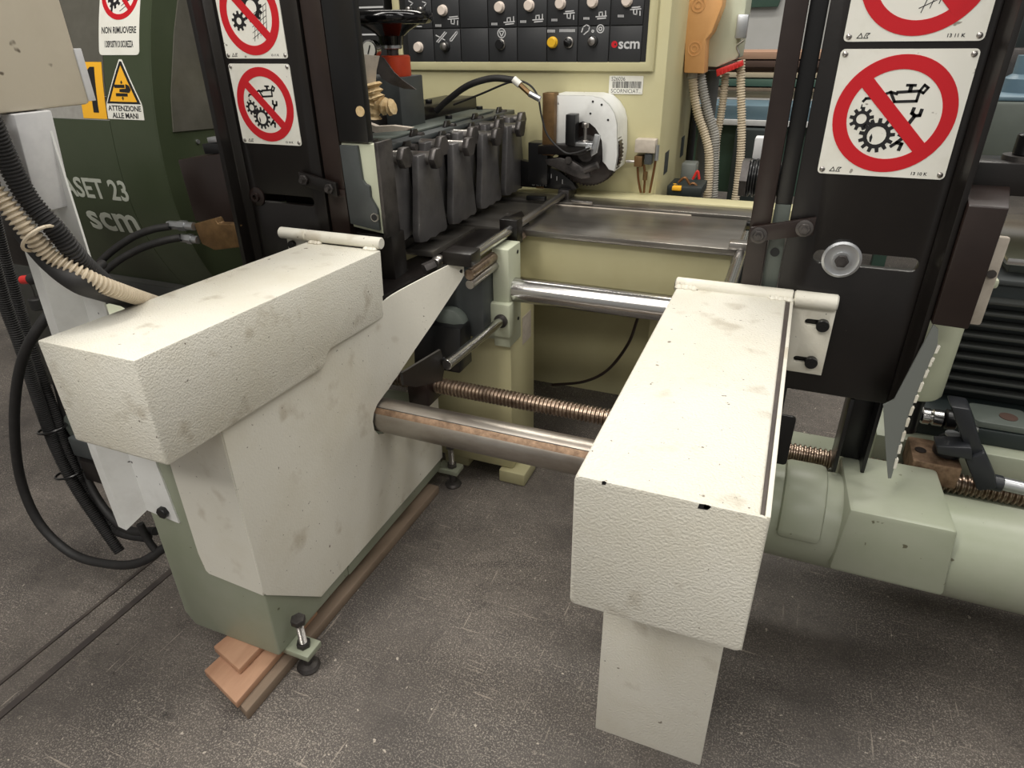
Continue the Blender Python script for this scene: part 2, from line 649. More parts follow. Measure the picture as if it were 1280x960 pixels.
# the notch for the round column is open towards the back
flank = [(.818, .745), (.816, .300), (.822, .288), (.990, .120), (1.69, .120), (1.69, .385), (1.56, .425), (1.47, .425)]
flank += [(ycol + .058 * math.cos(math.radians(a)), zcol + .058 * math.sin(math.radians(a))) for a in (-50, -75, -100, -130, -160, -190, -215, -240)]


def flare(y, z):
    """the upper back corner of the flank sheet is sprung outwards"""
    g = min(1.0, max(0.0, (z - .40) / .22))
    g = g * g * (3 - 2 * g)
    d = y - 1.42
    return .425 * (d + math.sqrt(d * d + .0016)) * g if d > -.3 else 0.0


def onflank(u, v):
    lo_, hi_ = .8, 2.2
    for _ in range(50):
        m_ = (lo_ + hi_) / 2
        p = px(u, v, y=m_)
        if p.x > XS + flare(m_, p.z):
            lo_ = m_
        else:
            hi_ = m_
    return (m_, px(u, v, y=m_).z)


flank += [onflank(u, v) for (u, v) in ((486, 486), (497, 470), (540, 406), (577, 350), (580, 344), (580, 323), (570, 327), (479, 377))]
flank += [(1.36, .806), (1.17, .81), (1.12, .765), (.83, .762)]
ff = lambda s_, t_, h_: (XS - .004 + h_ + flare(s_, t_), s_, t_)
b = B(); b.plate(flank, ff, .004, (), 0, .02)
o = b.obj('flank_panel', 'cream_smooth', ap)
hx = onflank(577, 339)
hp_ = V(ff(hx[0], hx[1], .0045))
q = B(); q.cyl(hp_ - V((.004, 0, 0)), hp_ + V((.001, -.0005, 0)), .005, 12); q.obj('screw_hole', 'print_black', o)
b = B(); b.prism([(-1.156, .752), (-1.156, .362), (-1.148, .31), (-1.140, .302), (-.979, .290), (-.979, .752)], 'y', .816, .8215)
b.obj('front_panel', 'cream_smooth', ap)

# hinged cover on top
cov = thing('hinged_cover', 'cream hammered-finish box cover hinged below the black plate left of the round column', 'cover', (-1.09, 1.05, .76))
prof = [(.672, .762), (.672, .972)]
pr = [px(u, v, x=-.968) for (u, v) in ((476.5, 396.7), (412, 435), (408, 440), (406.5, 445), (405, 453), (402.5, 459))]
prof += [(1.43, .944), (1.418, pr[0].z)] + [(p.y, p.z) for p in pr[1:]]
prof.append((.677, .757))
b = B()
b.prism(prof, 'x', -1.198, -.962, .005)
b.obj('cover_box', 'cream_paint', cov)
hL = [px(353, 291, y=1.47), px(393, 296, y=1.455), px(466, 303, y=1.43)]
b = B(); b.cyl((-1.195, 1.437, .960), (-.962, 1.437, .960), .0155, 24, None, .002)
o = b.obj('hinge_tube', 'cream_smooth', cov)
b = B(); b.cyl((-1.290, 1.437, .960), (-1.197, 1.437, .960), .0155, 24, None, .004)
b.obj('hinge_tube', 'cream_smooth', cov)
for x0 in (-1.165, -.99):
    b = B(); 
    for k in range(4):
        b.lathe([(.004, -.006), (.008, -.003), (.009, 0), (.006, .004), (.001, .006)], (x0 + (k - 1.5) * .008, 1.422 + .002 * (k % 2), .947), (0, 0, 1), 10)
    b.obj('weld_bead', 'cream_smooth', cov)
b = B(); b.box(-1.285, -1.20, 1.452, 1.458, .86, .958, .001); o = b.obj('hinge_plate', 'cream_smooth', cov)
q = B(); q.cyl((-1.265, 1.440, .925), (-1.265, 1.453, .925), .011, 16, None, .001); q.obj('socket_screw', 'black_plastic', o)

# white folded post carrying the switch box
po = thing('folded_post', 'white folded steel post bolted to the green pedestal, carrying the taupe box', 'post', (-1.27, .83, .42))
b = B()
lo = [(-1.362, .784), (-1.332, .781), (-1.290, .818), (-1.192, .818), (-1.192, .822), (-1.294, .822), (-1.334, .786), (-1.362, .789)]
hi = [(-1.286, .772), (-1.252, .768), (-1.226, .818), (-1.196, .818), (-1.196, .822), (-1.228, .822), (-1.254, .773), (-1.286, .777)]
t = bmesh.new()
zlo = [.405, .405, .45, .44, .44, .45, .405, .405]
zs = [None, .62, 1.0, 1.336]
rows = []
for i, z in enumerate(zs):
    row = []
    for k in range(8):
        f = 0 if z is None else ((z - .42) / (1.36 - .42))
        # post leans: reaches left at cover height, right at its top
        lean = 0 if z is None else (-.015 * math.sin(PI * min(1, f * 1.3)))
        x = lo[k][0] + (hi[k][0] - lo[k][0]) * f + lean
        y = lo[k][1] + (hi[k][1] - lo[k][1]) * f
        row.append(t.verts.new((x, y, zlo[k] if z is None else z)))
    rows.append(row)
for i in range(3):
    for k in range(8):
        t.faces.new((rows[i][k], rows[i][(k + 1) % 8], rows[i + 1][(k + 1) % 8], rows[i + 1][k]))
t.faces.new(rows[0]); t.faces.new(rows[-1])
bmesh.ops.recalc_face_normals(t, faces=t.faces)
b._merge(t)
b.obj('post_profile', 'white_paint', po)
b = B(); b.hexnut((-1.228, .806, .466), (0, 1, 0), .015, .014); b.obj('bolt', 'black_plastic', po)
b = B()
b.hexa([(-1.302, .764, 1.17), (-1.215, .764, 1.175), (-1.215, .83, 1.175), (-1.302, .83, 1.17), (-1.275, .764, 1.338), (-1.192, .764, 1.338), (-1.192, .83, 1.338), (-1.275, .83, 1.338)], .003)
b.obj('tape_sleeve', 'dull_white', po)

# taupe switch box
bx = thing('switch_box', 'taupe scratched sheet steel switch box on the white post', 'switch box', (-1.35, .7, 1.34))
b = B(); b.box(-1.52, -1.2, .45, .912, 1.34, 1.8, .006); b.obj('box_body', 'taupe_paint', bx)
b = B(); b.bar((-1.20, .916, 1.345), (-1.20, .916, 1.43), .004, .014, .001, (0, 1, 0)); b.obj('paper_tag', 'dull_white', bx)
b = B(); b.box(-1.24, -1.215, .80, .82, 1.330, 1.342, .001); b.obj('bottom_clip', 'brown_black', bx)

# ------------------------------------------------------------------ green hood
HY, HZ = 1.59, 1.03


def hoodpt(s, t, h=0.0, ex=0.0):
    """s along x, t arc length up from the foremost line, h outwards"""
    R = 1.29 if t > 0 else .72
    a = t / R
    return (s, HY + R * (1 - math.cos(a)) - (h + ex) * math.cos(a), HZ + R * math.sin(a) + (h + ex) * math.sin(a))


hd = thing('machine_hood', 'dark green rounded machine hood with grey lettering behind the white post', 'hood', (-2.2, 1.9, .6))


def hood_panel(x0, x1, a0, a1, m, ex=0.0, th=.01, n=14):
    q = B()
    t = bmesh.new()
    rr = []
    for i in range(n + 1):
        tt = (a0 + (a1 - a0) * i / n)
        rr.append([t.verts.new(hoodpt(x0, tt, -th, ex=ex)), t.verts.new(hoodpt(x0, tt, 0, ex=ex)), t.verts.new(hoodpt(x1, tt, 0, ex=ex)), t.verts.new(hoodpt(x1, tt, -th, ex=ex))])
    for i in range(n):
        for k in range(4):
            t.faces.new((rr[i][k], rr[i][(k + 1) % 4], rr[i + 1][(k + 1) % 4], rr[i + 1][k]))
    t.faces.new(rr[0]); t.faces.new(rr[-1])
    bmesh.ops.recalc_face_normals(t, faces=t.faces)
    q._merge(t)
    return q


XSEAM, XEDGE = -2.045, -1.85
hood_panel(-3.1, XSEAM - .002, -.44, .180, 'hood_green').obj('front_panel', 'hood_green', hd)
hood_panel(-3.1, XSEAM - .012, .182, .25, 'grey_hose').obj('grey_band', 'grey_hose', hd)
hood_panel(-3.1, XSEAM - .002, .252, .80, 'hood_dark').obj('upper_panel', 'smoked_pane', hd)
hood_panel(XSEAM, XEDGE, -.44, .80, 'hood_green', n=24).obj('front_panel', 'hood_green', hd)
cheek = [hoodpt(0, -.44 + 1.24 * i / 20)[1:] for i in range(21)] + [(HY + .75, HZ + .74), (HY + .75, HZ - .42)]
b = B(); b.prism(cheek, 'x', XEDGE + .0005, XEDGE + .006); b.obj('end_cheek', 'hood_green', hd)
wn = [px(u, v, x=XEDGE + .006) for (u, v) in ((216, 165), (213, 120), (217, 40), (224, -20), (262, -20), (272, 80), (272, 160))]
b = B(); b.prism([(p.y, p.z) for p in wn], 'x', XEDGE + .006, XEDGE + .010); b.obj('smoked_window', 'smoked_pane', hd)
p = px(247, 177, x=XEDGE + .006)
b = B(); b.cyl(p, p + V((.004, 0, 0)), .007, 12); b.obj('rivet', 'zinc', hd)
b = B(); b.box(-3.1, XEDGE - .03, HY + .12, HY + .7, .0, .60, .01); b.obj('hood_base', 'hood_dark', hd)
b = B()
b.text('ASET 23', .094, lambda s, t, h: hoodpt(-2.195 + s, -.045 + t, h + .0005), .0005, 'CENTER', True, .95)
b.obj('lettering', 'lettering_grey', hd)
b = B()
b.text('scm', .140, lambda s, t, h: hoodpt(-2.175 + s, -.150 + t, h + .0005), .0005, 'CENTER', True, 1.12)
b.obj('lettering', 'lettering_grey', hd)

# triangular hand warning sticker
st = thing('warning_sticker', 'yellow triangle hand-crush warning sticker reading ATTENZIONE ALLE MANI on the green hood', 'sticker', hoodpt(-1.967, .17))


def hs(cx, t0):
    fn = lambda s, t, h: hoodpt(cx + s, t0 + t, h + .0005)
    fn.curved = True
    return fn


f0 = hs(-1.971, .228)
f = lambda s, t, h: f0(s, t * .66, h)
f.curved = True
b = B(); b.plate([(-.078, -.065), (.078, -.065), (.078, -.010), (.075, .008), (.006, .197), (-.006, .197), (-.075, .008), (-.078, -.010)], f, .0006); b.obj('backing', 'sign_white', st)
b = B(); b.plate([(-.072, .004), (.072, .004), (.004, .188), (-.004, .188)], f, .0012); b.obj('triangle_border', 'print_black', st)
b = B(); b.plate([(-.058, .013), (.058, .013), (.0, .170)], f, .0017); b.obj('triangle_field', 'yellow_print', st)
b = B()
b.plate([(-.028, .036), (.022, .036), (.022, .050), (-.028, .050)], f, .0022)
b.plate([(-.032, .073), (.012, .073), (.012, .087), (-.032, .087)], f, .0022)
b.plate([(-.012, .055), (.030, .052), (.038, .066), (.030, .084), (.016, .090), (.016, .070), (-.010, .068)], f, .0022)
for d in (1, -1):
    y0 = .105 if d == 1 else .020
    b.plate([(-.002, y0), (.002, y0), (.002, y0 - d * .008), (.006, y0 - d * .006), (0, y0 - d * .016), (-.006, y0 - d * .006), (-.002, y0 - d * .008)][::d], f, .0022)
b.obj('pictogram', 'print_black', st)
b = B()
b.text('ATTENZIONE', .0215, lambda s, t, h: f0(s, -.0115 + t, h + .0006), .0005, 'CENTER', True, 1.06)
b.obj('lettering', 'print_black', st)
b = B()
b.text('ALLE MANI', .0215, lambda s, t, h: f0(s, -.0325 + t, h + .0006), .0005, 'CENTER', True, 1.06)
b.obj('lettering', 'print_black', st)

# yellow plate with a black 1
ys = thing('number_plate', 'yellow plate with a black figure one on the green hood', 'plate', hoodpt(-2.1, .18))
f = hs(-2.105, .258)
b = B(); b.plate([(-.055, -.074), (.052, -.074), (.052, .092), (-.055, .092)], f, .0012); b.obj('plate', 'yellow_print', ys)
b = B(); b.plate([(-.004, -.056), (.020, -.056), (.020, .078), (.0, .078), (-.024, .056), (-.024, .038), (-.004, .050)], f, .0018); b.obj('numeral', 'print_black', ys)


# ------------------------------------------------------------------ safety signs
def gear(cx, cy, ro, ri, rh, n, ph=0.0):
    out = []
    for i in range(n):
        a = 2 * PI * i / n + ph
        w_ = PI / n
        for (r, d) in ((ri, -.62), (ro, -.40), (ro, .40), (ri, .62)):
            out.append((cx + r * math.cos(a + d * w_), cy + r * math.sin(a + d * w_)))
    return out, [circ(cx, cy, rh, 18)]


def stroke(b, pts, w_, f, th):
    for (p, q) in zip(pts[:-1], pts[1:]):
        p, q = V(p), V(q)
        d = (q - p).normalized() * w_ / 2
        n = V((-d.y, d.x))
        p, q = p - d * .8, q + d * .8
        b.plate([tuple(p - n), tuple(q - n), tuple(q + n), tuple(p + n)], f, th)


def round_sign(cx, cz, yp, S, kind, label, code, extra=None, name='prohibition_sign'):
    """square sign, side S, on the plane y=yp facing -y; unit coords -.5..5"""
    sg = thing(name, label, 'sign', (cx, yp, cz - S / 2))
    f = lambda s, t, h: (cx + s * S, yp - .0002 - h, cz + t * S)
    b = B(); b.plate(rrect(-.5, .5, -.5, .5, .035, 4), f, .0018); b.obj('sign_plate', 'sign_white', sg)
    pic = B()
    T2 = .0022
    if kind == 'tools':
        for g in (gear(-.235, -.035, .095, .066, .040, 9, .2), gear(-.09, -.165, .140, .105, .074, 13, .1)):
            pic.plate(g[0], f, T2, g[1])
        pic.plate([(-.135, -.215), (-.122, -.222), (-.118, -.18), (-.130, -.15), (-.142, -.18)], f, T2)
        stroke(pic, [(-.25, .105), (-.235, .125), (-.185, .13), (-.13, .150), (-.06, .178), (-.01, .165)], .021, f, T2)
        stroke(pic, [(-.06, .178), (-.015, .105), (.145, .113), (.150, .190), (-.01, .178)], .022, f, T2)
        stroke(pic, [(.08, .19), (.08, .225)], .03, f, T2)
        stroke(pic, [(.05, .232), (.11, .232)], .021, f, T2)
        stroke(pic, [(.15, .19), (.175, .235), (.205, .215), (.18, .175), (.15, .19)], .020, f, T2)
        pic.plate([(-.262, .045), (-.246, .045), (-.250, .075), (-.254, .085), (-.258, .075)], f, T2)
        stroke(pic, [(.160, .0), (.085, -.155)], .030, f, T2)
        stroke(pic, [(.160, .0), (.135, .02), (.140, .055)], .027, f, T2)
        stroke(pic, [(.160, .0), (.195, .005), (.200, .045)], .027, f, T2)
        stroke(pic, [(.04, -.245), (.075, -.215), (.115, -.225)], .027, f, T2)
        stroke(pic, [(.075, -.215), (.10, -.19)], .028, f, T2)
        stroke(pic, [(.115, -.225), (.105, -.27)], .027, f, T2)
    else:
        for g in (gear(-.18, -.07, .115, .083, .040, 9, .2), gear(.05, .075, .170, .135, .085, 13, .1)):
            pic.plate(g[0], f, T2, g[1])
        for i in range(5):
            stroke(pic, [(.02 + i * .055, -.30 + i * .03), (.09 + i * .05, -.02 + i * .035)], .006, f, T2)
            stroke(pic, [(.0 + i * .01, -.27 + i * .065), (.24 + i * .01, -.15 + i * .065)], .006, f, T2)
    pic.obj('pictogram', 'print_black', sg)
    b = B()
    R1, R2 = .462, .352
    b.plate(circ(0, 0, R1, 64), f, .0026, [circ(0, 0, R2, 64)])
    d = V((.7071, -.7071)) * .40
    n = V((.7071, .7071)) * .052
    b.plate([tuple(-d - n), tuple(d - n), tuple(d + n), tuple(-d + n)], f, .0029)
    b.obj('prohibition_ring', 'sign_red', sg)
    for sx in (-1, 1):
        for sz in (-1, 1):
            b = B(); c = f(sx * .462, sz * .462, .0018)
            b.lathe([(.0048, 0), (.0046, .0012), (.003, .0026), (.0005, .0031)], c, (0, -1, 0), 14); b.obj('rivet', 'steel', sg)
    b = B()
    b.text(code, .036 * S, lambda s, t, h: f(.30 + s / S, -.462 + t / S, .0018 + h), .0003, 'CENTER', True, 1.1)
    stroke(b, [(-.40, -.475), (-.375, -.44), (-.36, -.475), (-.40, -.475)], .006, f, .0021)
    stroke(b, [(-.35, -.475), (-.335, -.44), (-.31, -.44), (-.33, -.458), (-.32, -.475), (-.35, -.475)], .006, f, .0021)
    b.obj('lettering', 'print_black', sg)
    return sg


YL, YR = 1.50, 1.39
round_sign(-1.318, 1.281, YL, .197, 'tools', 'square sign forbidding oiling and repair, on the black plate beside the green hood', '13 10 K')
round_sign(-1.318, 1.490, YL, .197, 'guard', 'square sign with gears and mesh, on the black plate beside the green hood', '13 11 K')
round_sign(.146, 1.308, YR, .206, 'tools', 'square sign forbidding oiling and repair, above the slot with big washer', '13 10 K')
round_sign(.146, 1.525, YR, .206, 'guard', 'square sign with gears and mesh, on the black plate with big washer', '13 11 K')

# rectangular sign on the hood
sg = thing('prohibition_sticker', 'white sticker with red ring reading NON RIMUOVERE on the green hood', 'sticker', hoodpt(-2.0, .37))
f = hs(-1.972, .475)
b = B(); b.plate(rrect(-.088, .082, -.105, .17, .012), f, .0008); b.obj('backing', 'sign_white', sg)
b = B()
for g in (gear(-.025, .055, .028, .019, .009, 8, .2), gear(.018, .085, .040, .031, .02, 11, 0)):
    b.plate(g[0], f, .0012, g[1])
stroke(b, [(.0, .02), (.035, .04)], .002, f, .0012)
stroke(b, [(.005, .035), (.04, .055)], .002, f, .0012)
stroke(b, [(-.035, .02), (-.03, .075)], .008, f, .0012)
b.obj('pictogram', 'print_black', sg)
b = B(); b.plate(circ(-.003, .073, .078, 48), f, .0016, [circ(-.003, .073, .062, 48)])
b.plate([(-.055, .118), (-.045, .128), (.048, .028), (.038, .018)], f, .0019)
b.obj('prohibition_ring', 'sign_red', sg)
b = B()
b.text('NON RIMUOVERE', .026, lambda s, t, h: f(s - .003, -.035 + t, h + .0008), .0004, 'CENTER', True, .70)
b.obj('lettering', 'print_black', sg)
b = B()
b.text('I DISPOSITIVI DI SICUREZZA', .026, lambda s, t, h: f(s - .003, -.075 + t, h + .0008), .0004, 'CENTER', True, .37)
b.obj('lettering', 'print_black', sg)


# ------------------------------------------------------------------ black slotted plates
def slot(x0, x1, z, r, n=8):
    return arc2(x1 - r, z, r, -90, 90, n) + arc2(x0 + r, z, r, 90, 270, n)


pl = thing('slotted_plate', 'black steel support plate with flange beside the dark green hood', 'plate', (-1.33, YL, .75))
b = B(); b.prism([(-1.43, .76), (-1.17, .76), (-1.17, 1.72), (-1.43, 1.72)], 'y', YL, YL + .022, .002, [slot(-1.425 + .02, -1.21, 1.035, .012)])
b.obj('plate', 'black_paint', pl)
b = B(); b.prism([(-1.47, YL - .045), (-1.455, YL - .045), (-1.452, YL - .01), (-1.43, YL), (-1.43, YL + .022), (-1.47, YL + .022)], 'z', .76, 1.72, .002); b.obj('flange', 'black_paint', pl)
b = B(); b.lathe([(.026, 0), (.026, .004), (.02, .006), (.013, .007), (.013, .014), (.007, .014), (.006, .006)], (-1.405, YL, 1.037), (0, -1, 0), 24); b.obj('slot_screw', 'brown_black', pl)
b = B(); b.box(-1.165, -1.105, YL + .005, YL + .05, .93, 1.72, .002); b.obj('guide_post', 'brown_black', pl)
b = B(); b.box(-1.195, -1.150, YL + .023, YL + .04, .93, 1.15, .001); b.obj('grey_spacer', 'grey_green', pl)
lk = B(); lk.hexa([(-1.235, YL - .016, 1.083), (-1.117, YL - .016, 1.06), (-1.117, YL - .004, 1.06), (-1.235, YL - .004, 1.083), (-1.235, YL - .016, 1.118), (-1.117, YL - .016, 1.095), (-1.117, YL - .004, 1.095), (-1.235, YL - .004, 1.118)], .002)
o = lk.obj('link_bar', 'black_paint', pl)
for (x, z) in ((-1.217, 1.098), (-1.137, 1.080)):
    q = B(); q.hexnut((x, YL - .016, z), (0, -1, 0), .014, .008); q.cyl((x, YL - .016, z), (x, YL - .034, z), .006, 12); q.obj('nut', 'dark_steel', o)
b = B(); b.box(-1.14, -1.10, YL - .003, YL + .004, 1.055, 1.075, .001); b.obj('shim', 'brown_black', pl)

# tall black column beside it
tc = thing('black_column', 'tall black square column between the slotted plate and the handwheel', 'column', (-1.035, 1.56, 1.15))
b = B(); b.box(-1.10, -1.010, 1.50, 1.525, 1.198, 1.75, .003); b.obj('column_body', 'black_plastic', tc)
b = B(); b.cyl((-1.024, 1.4985, 1.273), (-1.024, 1.506, 1.273), .0125, 20); b.obj('plug', 'masking_tape', tc)
# grey bracket under the column
gb = thing('end_bracket', 'grey painted end bracket with stepped cut-out and bolt hole, under the black column', 'bracket', (-1.04, 1.52, .96))
b = B(); b.prism([(-1.095, .975), (-.995, .963), (-.995, 1.195), (-1.10, 1.195)], 'y', 1.508, 1.53, .002)
b.obj('back_plate', 'pale_green', gb)
b = B(); b.prism([(-1.097, .985), (-1.005, .973), (-1.005, 1.03), (-1.022, 1.06), (-1.022, 1.09), (-1.034, 1.095), (-1.042, 1.105), (-1.045, 1.19), (-1.10, 1.19)], 'y', 1.498, 1.509, .002); b.obj('grey_face', 'slate_grey', gb)
b = B(); b.cyl((-1.014, 1.494, 1.010), (-1.014, 1.50, 1.010), .0115, 20); o = b.obj('bolt_hole_ring', 'steel', gb)
b = B(); b.cyl((-1.014, 1.492, 1.010), (-1.014, 1.496, 1.010), .0085, 20); b.obj('bolt_hole', 'print_black', gb)
b = B(); b.box(-.995, -.984, 1.50, 1.57, .955, 1.20, .001); b.obj('side_edge', 'dark_steel', gb)

# ================================================================== COLUMNS, SCREW, RODS
def xcyl(name, x0, x1, y, z, r, m, label, cat, bev=.002):
    q = B(); q.cyl((x0, y, z), (x1, y, z), r, 40, None, bev)
    return tag(q.obj(name, m), label, cat)


rc = thing('round_column', 'thick round steel column with rusty key strip between the two units', 'column', (0, ycol, zcol - .05))
b = B(); b.cyl((-1.05, ycol, zcol), (1.5, ycol, zcol), .050, 48); b.obj('column_bar', 'column_steel', rc)
b = B()
key = [(ycol - r * math.cos(math.radians(a)), zcol + r * math.sin(math.radians(a))) for (r, a) in ((.049, 34), (.0508, 34), (.0508, 41), (.0508, 48), (.0508, 54), (.049, 54))]
b.prism(key, 'x', -1.05, 1.5); b.obj('key_strip', 'rusty_key', rc)
b = B()
key = [(ycol - r * math.cos(math.radians(a)), zcol + r * math.sin(math.radians(a))) for (r, a) in ((.0488, 54), (.0506, 54), (.0506, 57), (.0488, 57))]
b.prism(key, 'x', -1.05, 1.5); b.obj('key_gap', 'print_black', rc)

YSC, ZSC = 1.555, .492
b = B(); b.tube([(-1.05, YSC, ZSC), (0, YSC, ZSC), (1.5, YSC, ZSC)], .0225, 20, 4, (.0118, .0025))
tag(b.obj('lead_screw', 'screw_steel'), 'long threaded lead screw running beside the thick round column', 'screw')

xcyl('round_bar', -.79, .15, 1.822, .728, .038, 'chrome', 'polished round bar in front of the steel bed, from bolted flange', 'bar')

# ------------------------------------------------------------------ middle pedestal
mp = thing('bed_pedestal', 'pale green bed pedestal with bolted flange, behind the round column', 'pedestal', (-.9, 2.0, 0))
b = B(); b.box(-1.06, -.752, 1.80, 2.02, .05, .688, .008); b.obj('body', 'olive_cream', mp)  # olive instead of pale green: the shade on the body is in its colour
b = B(); b.box(-.80, -.70, 1.78, 1.90, 0, .05, .006); b.obj('foot', 'olive_cream', mp)
b = B(); b.box(-1.04, -.94, 1.82, 1.92, 0, .05, .006); b.obj('foot', 'olive_cream', mp)
b = B(); b.box(-.80, -.745, 1.775, 1.875, .545, .868, .004); o = b.obj('flange', 'pale_green', mp)
for z in (.62, .842):
    q = B(); q.cyl((-.746, 1.848, z), (-.7435, 1.848, z), .006, 14); q.obj('bolt', 'print_black', o)
b = B(); b.box(-.90, -.80, 1.79, 1.86, .56, .79, .004); b.obj('front_cheek', 'pale_green', mp)
b = B(); b.box(-.815, -.735, 1.755, 1.80, .585, .70, .01); o = b.obj('bearing_block', 'pale_green', mp)
q = B(); q.cyl((-.765, 1.748, .645), (-.765, 1.757, .645), .022, 24); q.obj('bearing_ring', 'dark_steel', o)
b = B(); b.lathe([(.030, 0), (.032, .006), (.026, .016), (.01, .018)], (-.845, 1.79, .64), (0, -1, 0), 20); b.obj('hand_knob', 'black_plastic', mp)
b = B(); b.box(-.7515, -.7505, 1.90, 1.98, .50, .60); b.obj('paper_label', 'cloth_grey', mp)

b = B(); b.cyl((-.765, 1.385, .664), (-.765, 1.757, .645), .0145, 24, None, .001)
tag(b.obj('pivot_rod', 'chrome'), 'short chrome rod running into the pale green bearing block', 'rod')
pb = thing('pivot_bracket', 'dark steel bracket plate at the free end of the short chrome rod', 'bracket', (-.8, 1.4, .52))
b = B(); b.prism([(p.y, p.z) for p in (px(u, v, x=-.781) for (u, v) in ((503, 466), (551, 437), (556, 458), (553, 476), (520, 484), (505, 482)))], 'x', -.788, -.781); b.obj('plate', 'black_paint', pb)
b = B(); b.cyl((-.781, 1.40, .672), (-.7785, 1.40, .672), .006, 12); b.obj('screw', 'print_black', pb)
# inside of the left unit, seen above the screw
it = thing('inner_casting', 'shadowed dark casting inside the left unit above the lead screw', 'casting', (-1.2, 1.6, .36))
b = B(); b.box(-1.0, -.80, 1.70, 1.79, .60, .80, .006); b.obj('block', 'slate_grey', it)  # dark grey colour stands in for the shade inside the unit
b = B(); b.prism([(1.60, .52), (1.69, .52), (1.69, .66), (1.62, .66)], 'x', -1.0, -.84, .004); b.obj('black_housing', 'black_plastic', it)
b = B(); b.lathe([(.05, 0), (.055, .01), (.055, .04), (.03, .055)], (-.90, 1.70, .645), (0, -1, 0), 24); b.obj('hub', 'grey_green', it)
b = B(); b.box(-.97, -.90, 1.50, 1.60, .44, .535, .006); b.obj('screw_nut', 'brown_black', it)

# ------------------------------------------------------------------ guide rods over the bed
XR_, ZR_ = -.79, .892
gr = thing('guide_rod', 'bright guide rod crossing above the steel bed with dark clamp blocks', 'guide rod', (XR_, 2.0, .87))
b = B(); b.cyl((XR_, 1.60, ZR_), (XR_, 1.92, ZR_), .0150, 24); b.obj('rod_thick', 'chrome', gr)
b = B(); b.cyl((XR_, 1.90, ZR_), (XR_, 2.44, ZR_), .0125, 24); b.obj('rod_thin', 'steel', gr)
b = B(); b.box(XR_ - .022, XR_ + .022, 2.43, 2.53, .872, .908, .003); b.obj('end_block', 'dark_steel', gr)
b = B(); b.box(XR_ - .035, XR_ + .025, 1.895, 1.945, .845, .925, .003); b.obj('clamp_block', 'black_paint', gr)
b = B(); b.box(XR_ - .070, XR_ + .018, 1.572, 1.64, .872, .910, .004); b.obj('clamp_block', 'black_paint', gr)
b = B(); b.lathe([(.012, 0), (.017, .008), (.017, .03), (.010, .04)], (XR_ - .095, 1.575, .872), (0, 1, 0), 18); b.obj('end_nut', 'steel', gr)
b = B(); b.cyl((XR_ - .115, 1.545, .862), (XR_ - .098, 1.575, .868), .016, 6); b.obj('hex_end', 'dark_steel', gr)
b = B(); b.cyl((XR_ - .01, 1.615, .836), (XR_, 1.97, .848), .0155, 20)
b.tube([(XR_, 1.965, .848), (XR_, 2.02, .849)], .012, 14, 4, (.006, .0018))
tag(b.obj('tie_rod', 'screw_steel'), 'brownish threaded tie rod under the bright guide rod', 'rod')
b = B(); b.cyl((XR_ - .01, 1.615, .806), (XR_ - .0, 1.78, .816), .013, 20)
tag(b.obj('tie_rod', 'steel'), 'grey tie rod below the brownish threaded tie rod', 'rod')

cr = thing('chain_rail', 'flat black chain rail with small screws beside the bright guide rod', 'rail', (-.92, 1.75, .83))
tp = [px(u, v, z=z) for (u, v, z) in ((471, 341, .822), (474, 372, .822), (662, 279, .874), (652, 263, .874))]
dn = V((0, 0, -.022))
b = B(); b.hexa([p + dn for p in tp] + tp, .002); b.obj('rail_bar', 'black_paint', cr)
for (u, v) in ((524, 318), (540, 313), (585, 291), (620, 275), (628, 272), (634, 267)):
    zz = .822 + .052 * (u - 473) / 184
    p = px(u, v, z=zz)
    b = B(); b.cyl((p.x, p.y, zz - .001), (p.x, p.y, zz + .0015), .0055, 12); b.obj('screw', 'steel', cr)
p = px(492, 332, z=.828)
b = B(); b.prism([(p.y - .02, .829), (p.y + .05, .835), (p.y + .035, .87), (p.y + .025, .87)], 'x', p.x, p.x + .006); b.obj('stop_fin', 'dark_steel', cr)

# ------------------------------------------------------------------ machine bed
bd = thing('machine_bed', 'long steel topped machine bed on an olive cream beam', 'bed', (-.8, 2.3, .3))
b = B(); b.box(-1.6, -.125, 2.03, 2.60, .690, .848, .006); b.obj('beam', 'olive_cream', bd)
b = B(); b.box(-1.30, -.112, 2.0, 2.36, .848, .868, .002); b.obj('steel_top', 'bed_steel', bd)
b = B(); b.box(-1.6, -.05, 2.385, 2.50, .848, .874, .002); b.obj('rear_rail', 'bed_steel', bd)
b = B(); b.box(-1.6, -.05, 2.362, 2.384, .848, .858); b.obj('rail_gap', 'print_black', bd)
b = B(); b.box(-.80, -.30, 2.364, 2.372, .858, .869, .001); b.obj('white_edge', 'cloth_grey', bd)
b = B(); b.box(-1.7, .25, 2.50, 2.60, .80, .880, .004); b.obj('cream_ledge', 'olive_cream', bd)
b = B(); b.box(-.74, -.66, 2.375, 2.395, .874, .886, .002); b.obj('rail_clip', 'steel', bd)
b = B(); b.box(-.92, -.845, 2.375, 2.40, .874, .890, .002); b.obj('rail_clip', 'black_plastic', bd)
for (x0, x1, yy) in ((-1.6, -1.0, 2.35), (-.42, -.13, 2.42)):
    b = B(); b.box(x0, x1, yy, 2.60, 0, .70, .006); b.obj('bed_leg', 'olive_cream', bd)
b = B(); b.box(-1.0, -.42, 2.56, 2.60, 0, .70); b.obj('back_panel', 'olive_cream', bd)
b = B(); b.box(-.40, -.345, 2.38, 2.42, .56, .63, .004); tag(b.obj('cable_box', 'blue_plastic'), 'small blue cable box under the machine bed', 'box')
b = B(); b.tube([px(*p) if False else px(p[0], p[1], y=2.3) for p in ((690, 481), (730, 477), (760, 462), (785, 430), (797, 398))], .006, 8)
tag(b.obj('loose_cable', 'brown_black'), 'thin brown cable hanging under the machine bed', 'cable')
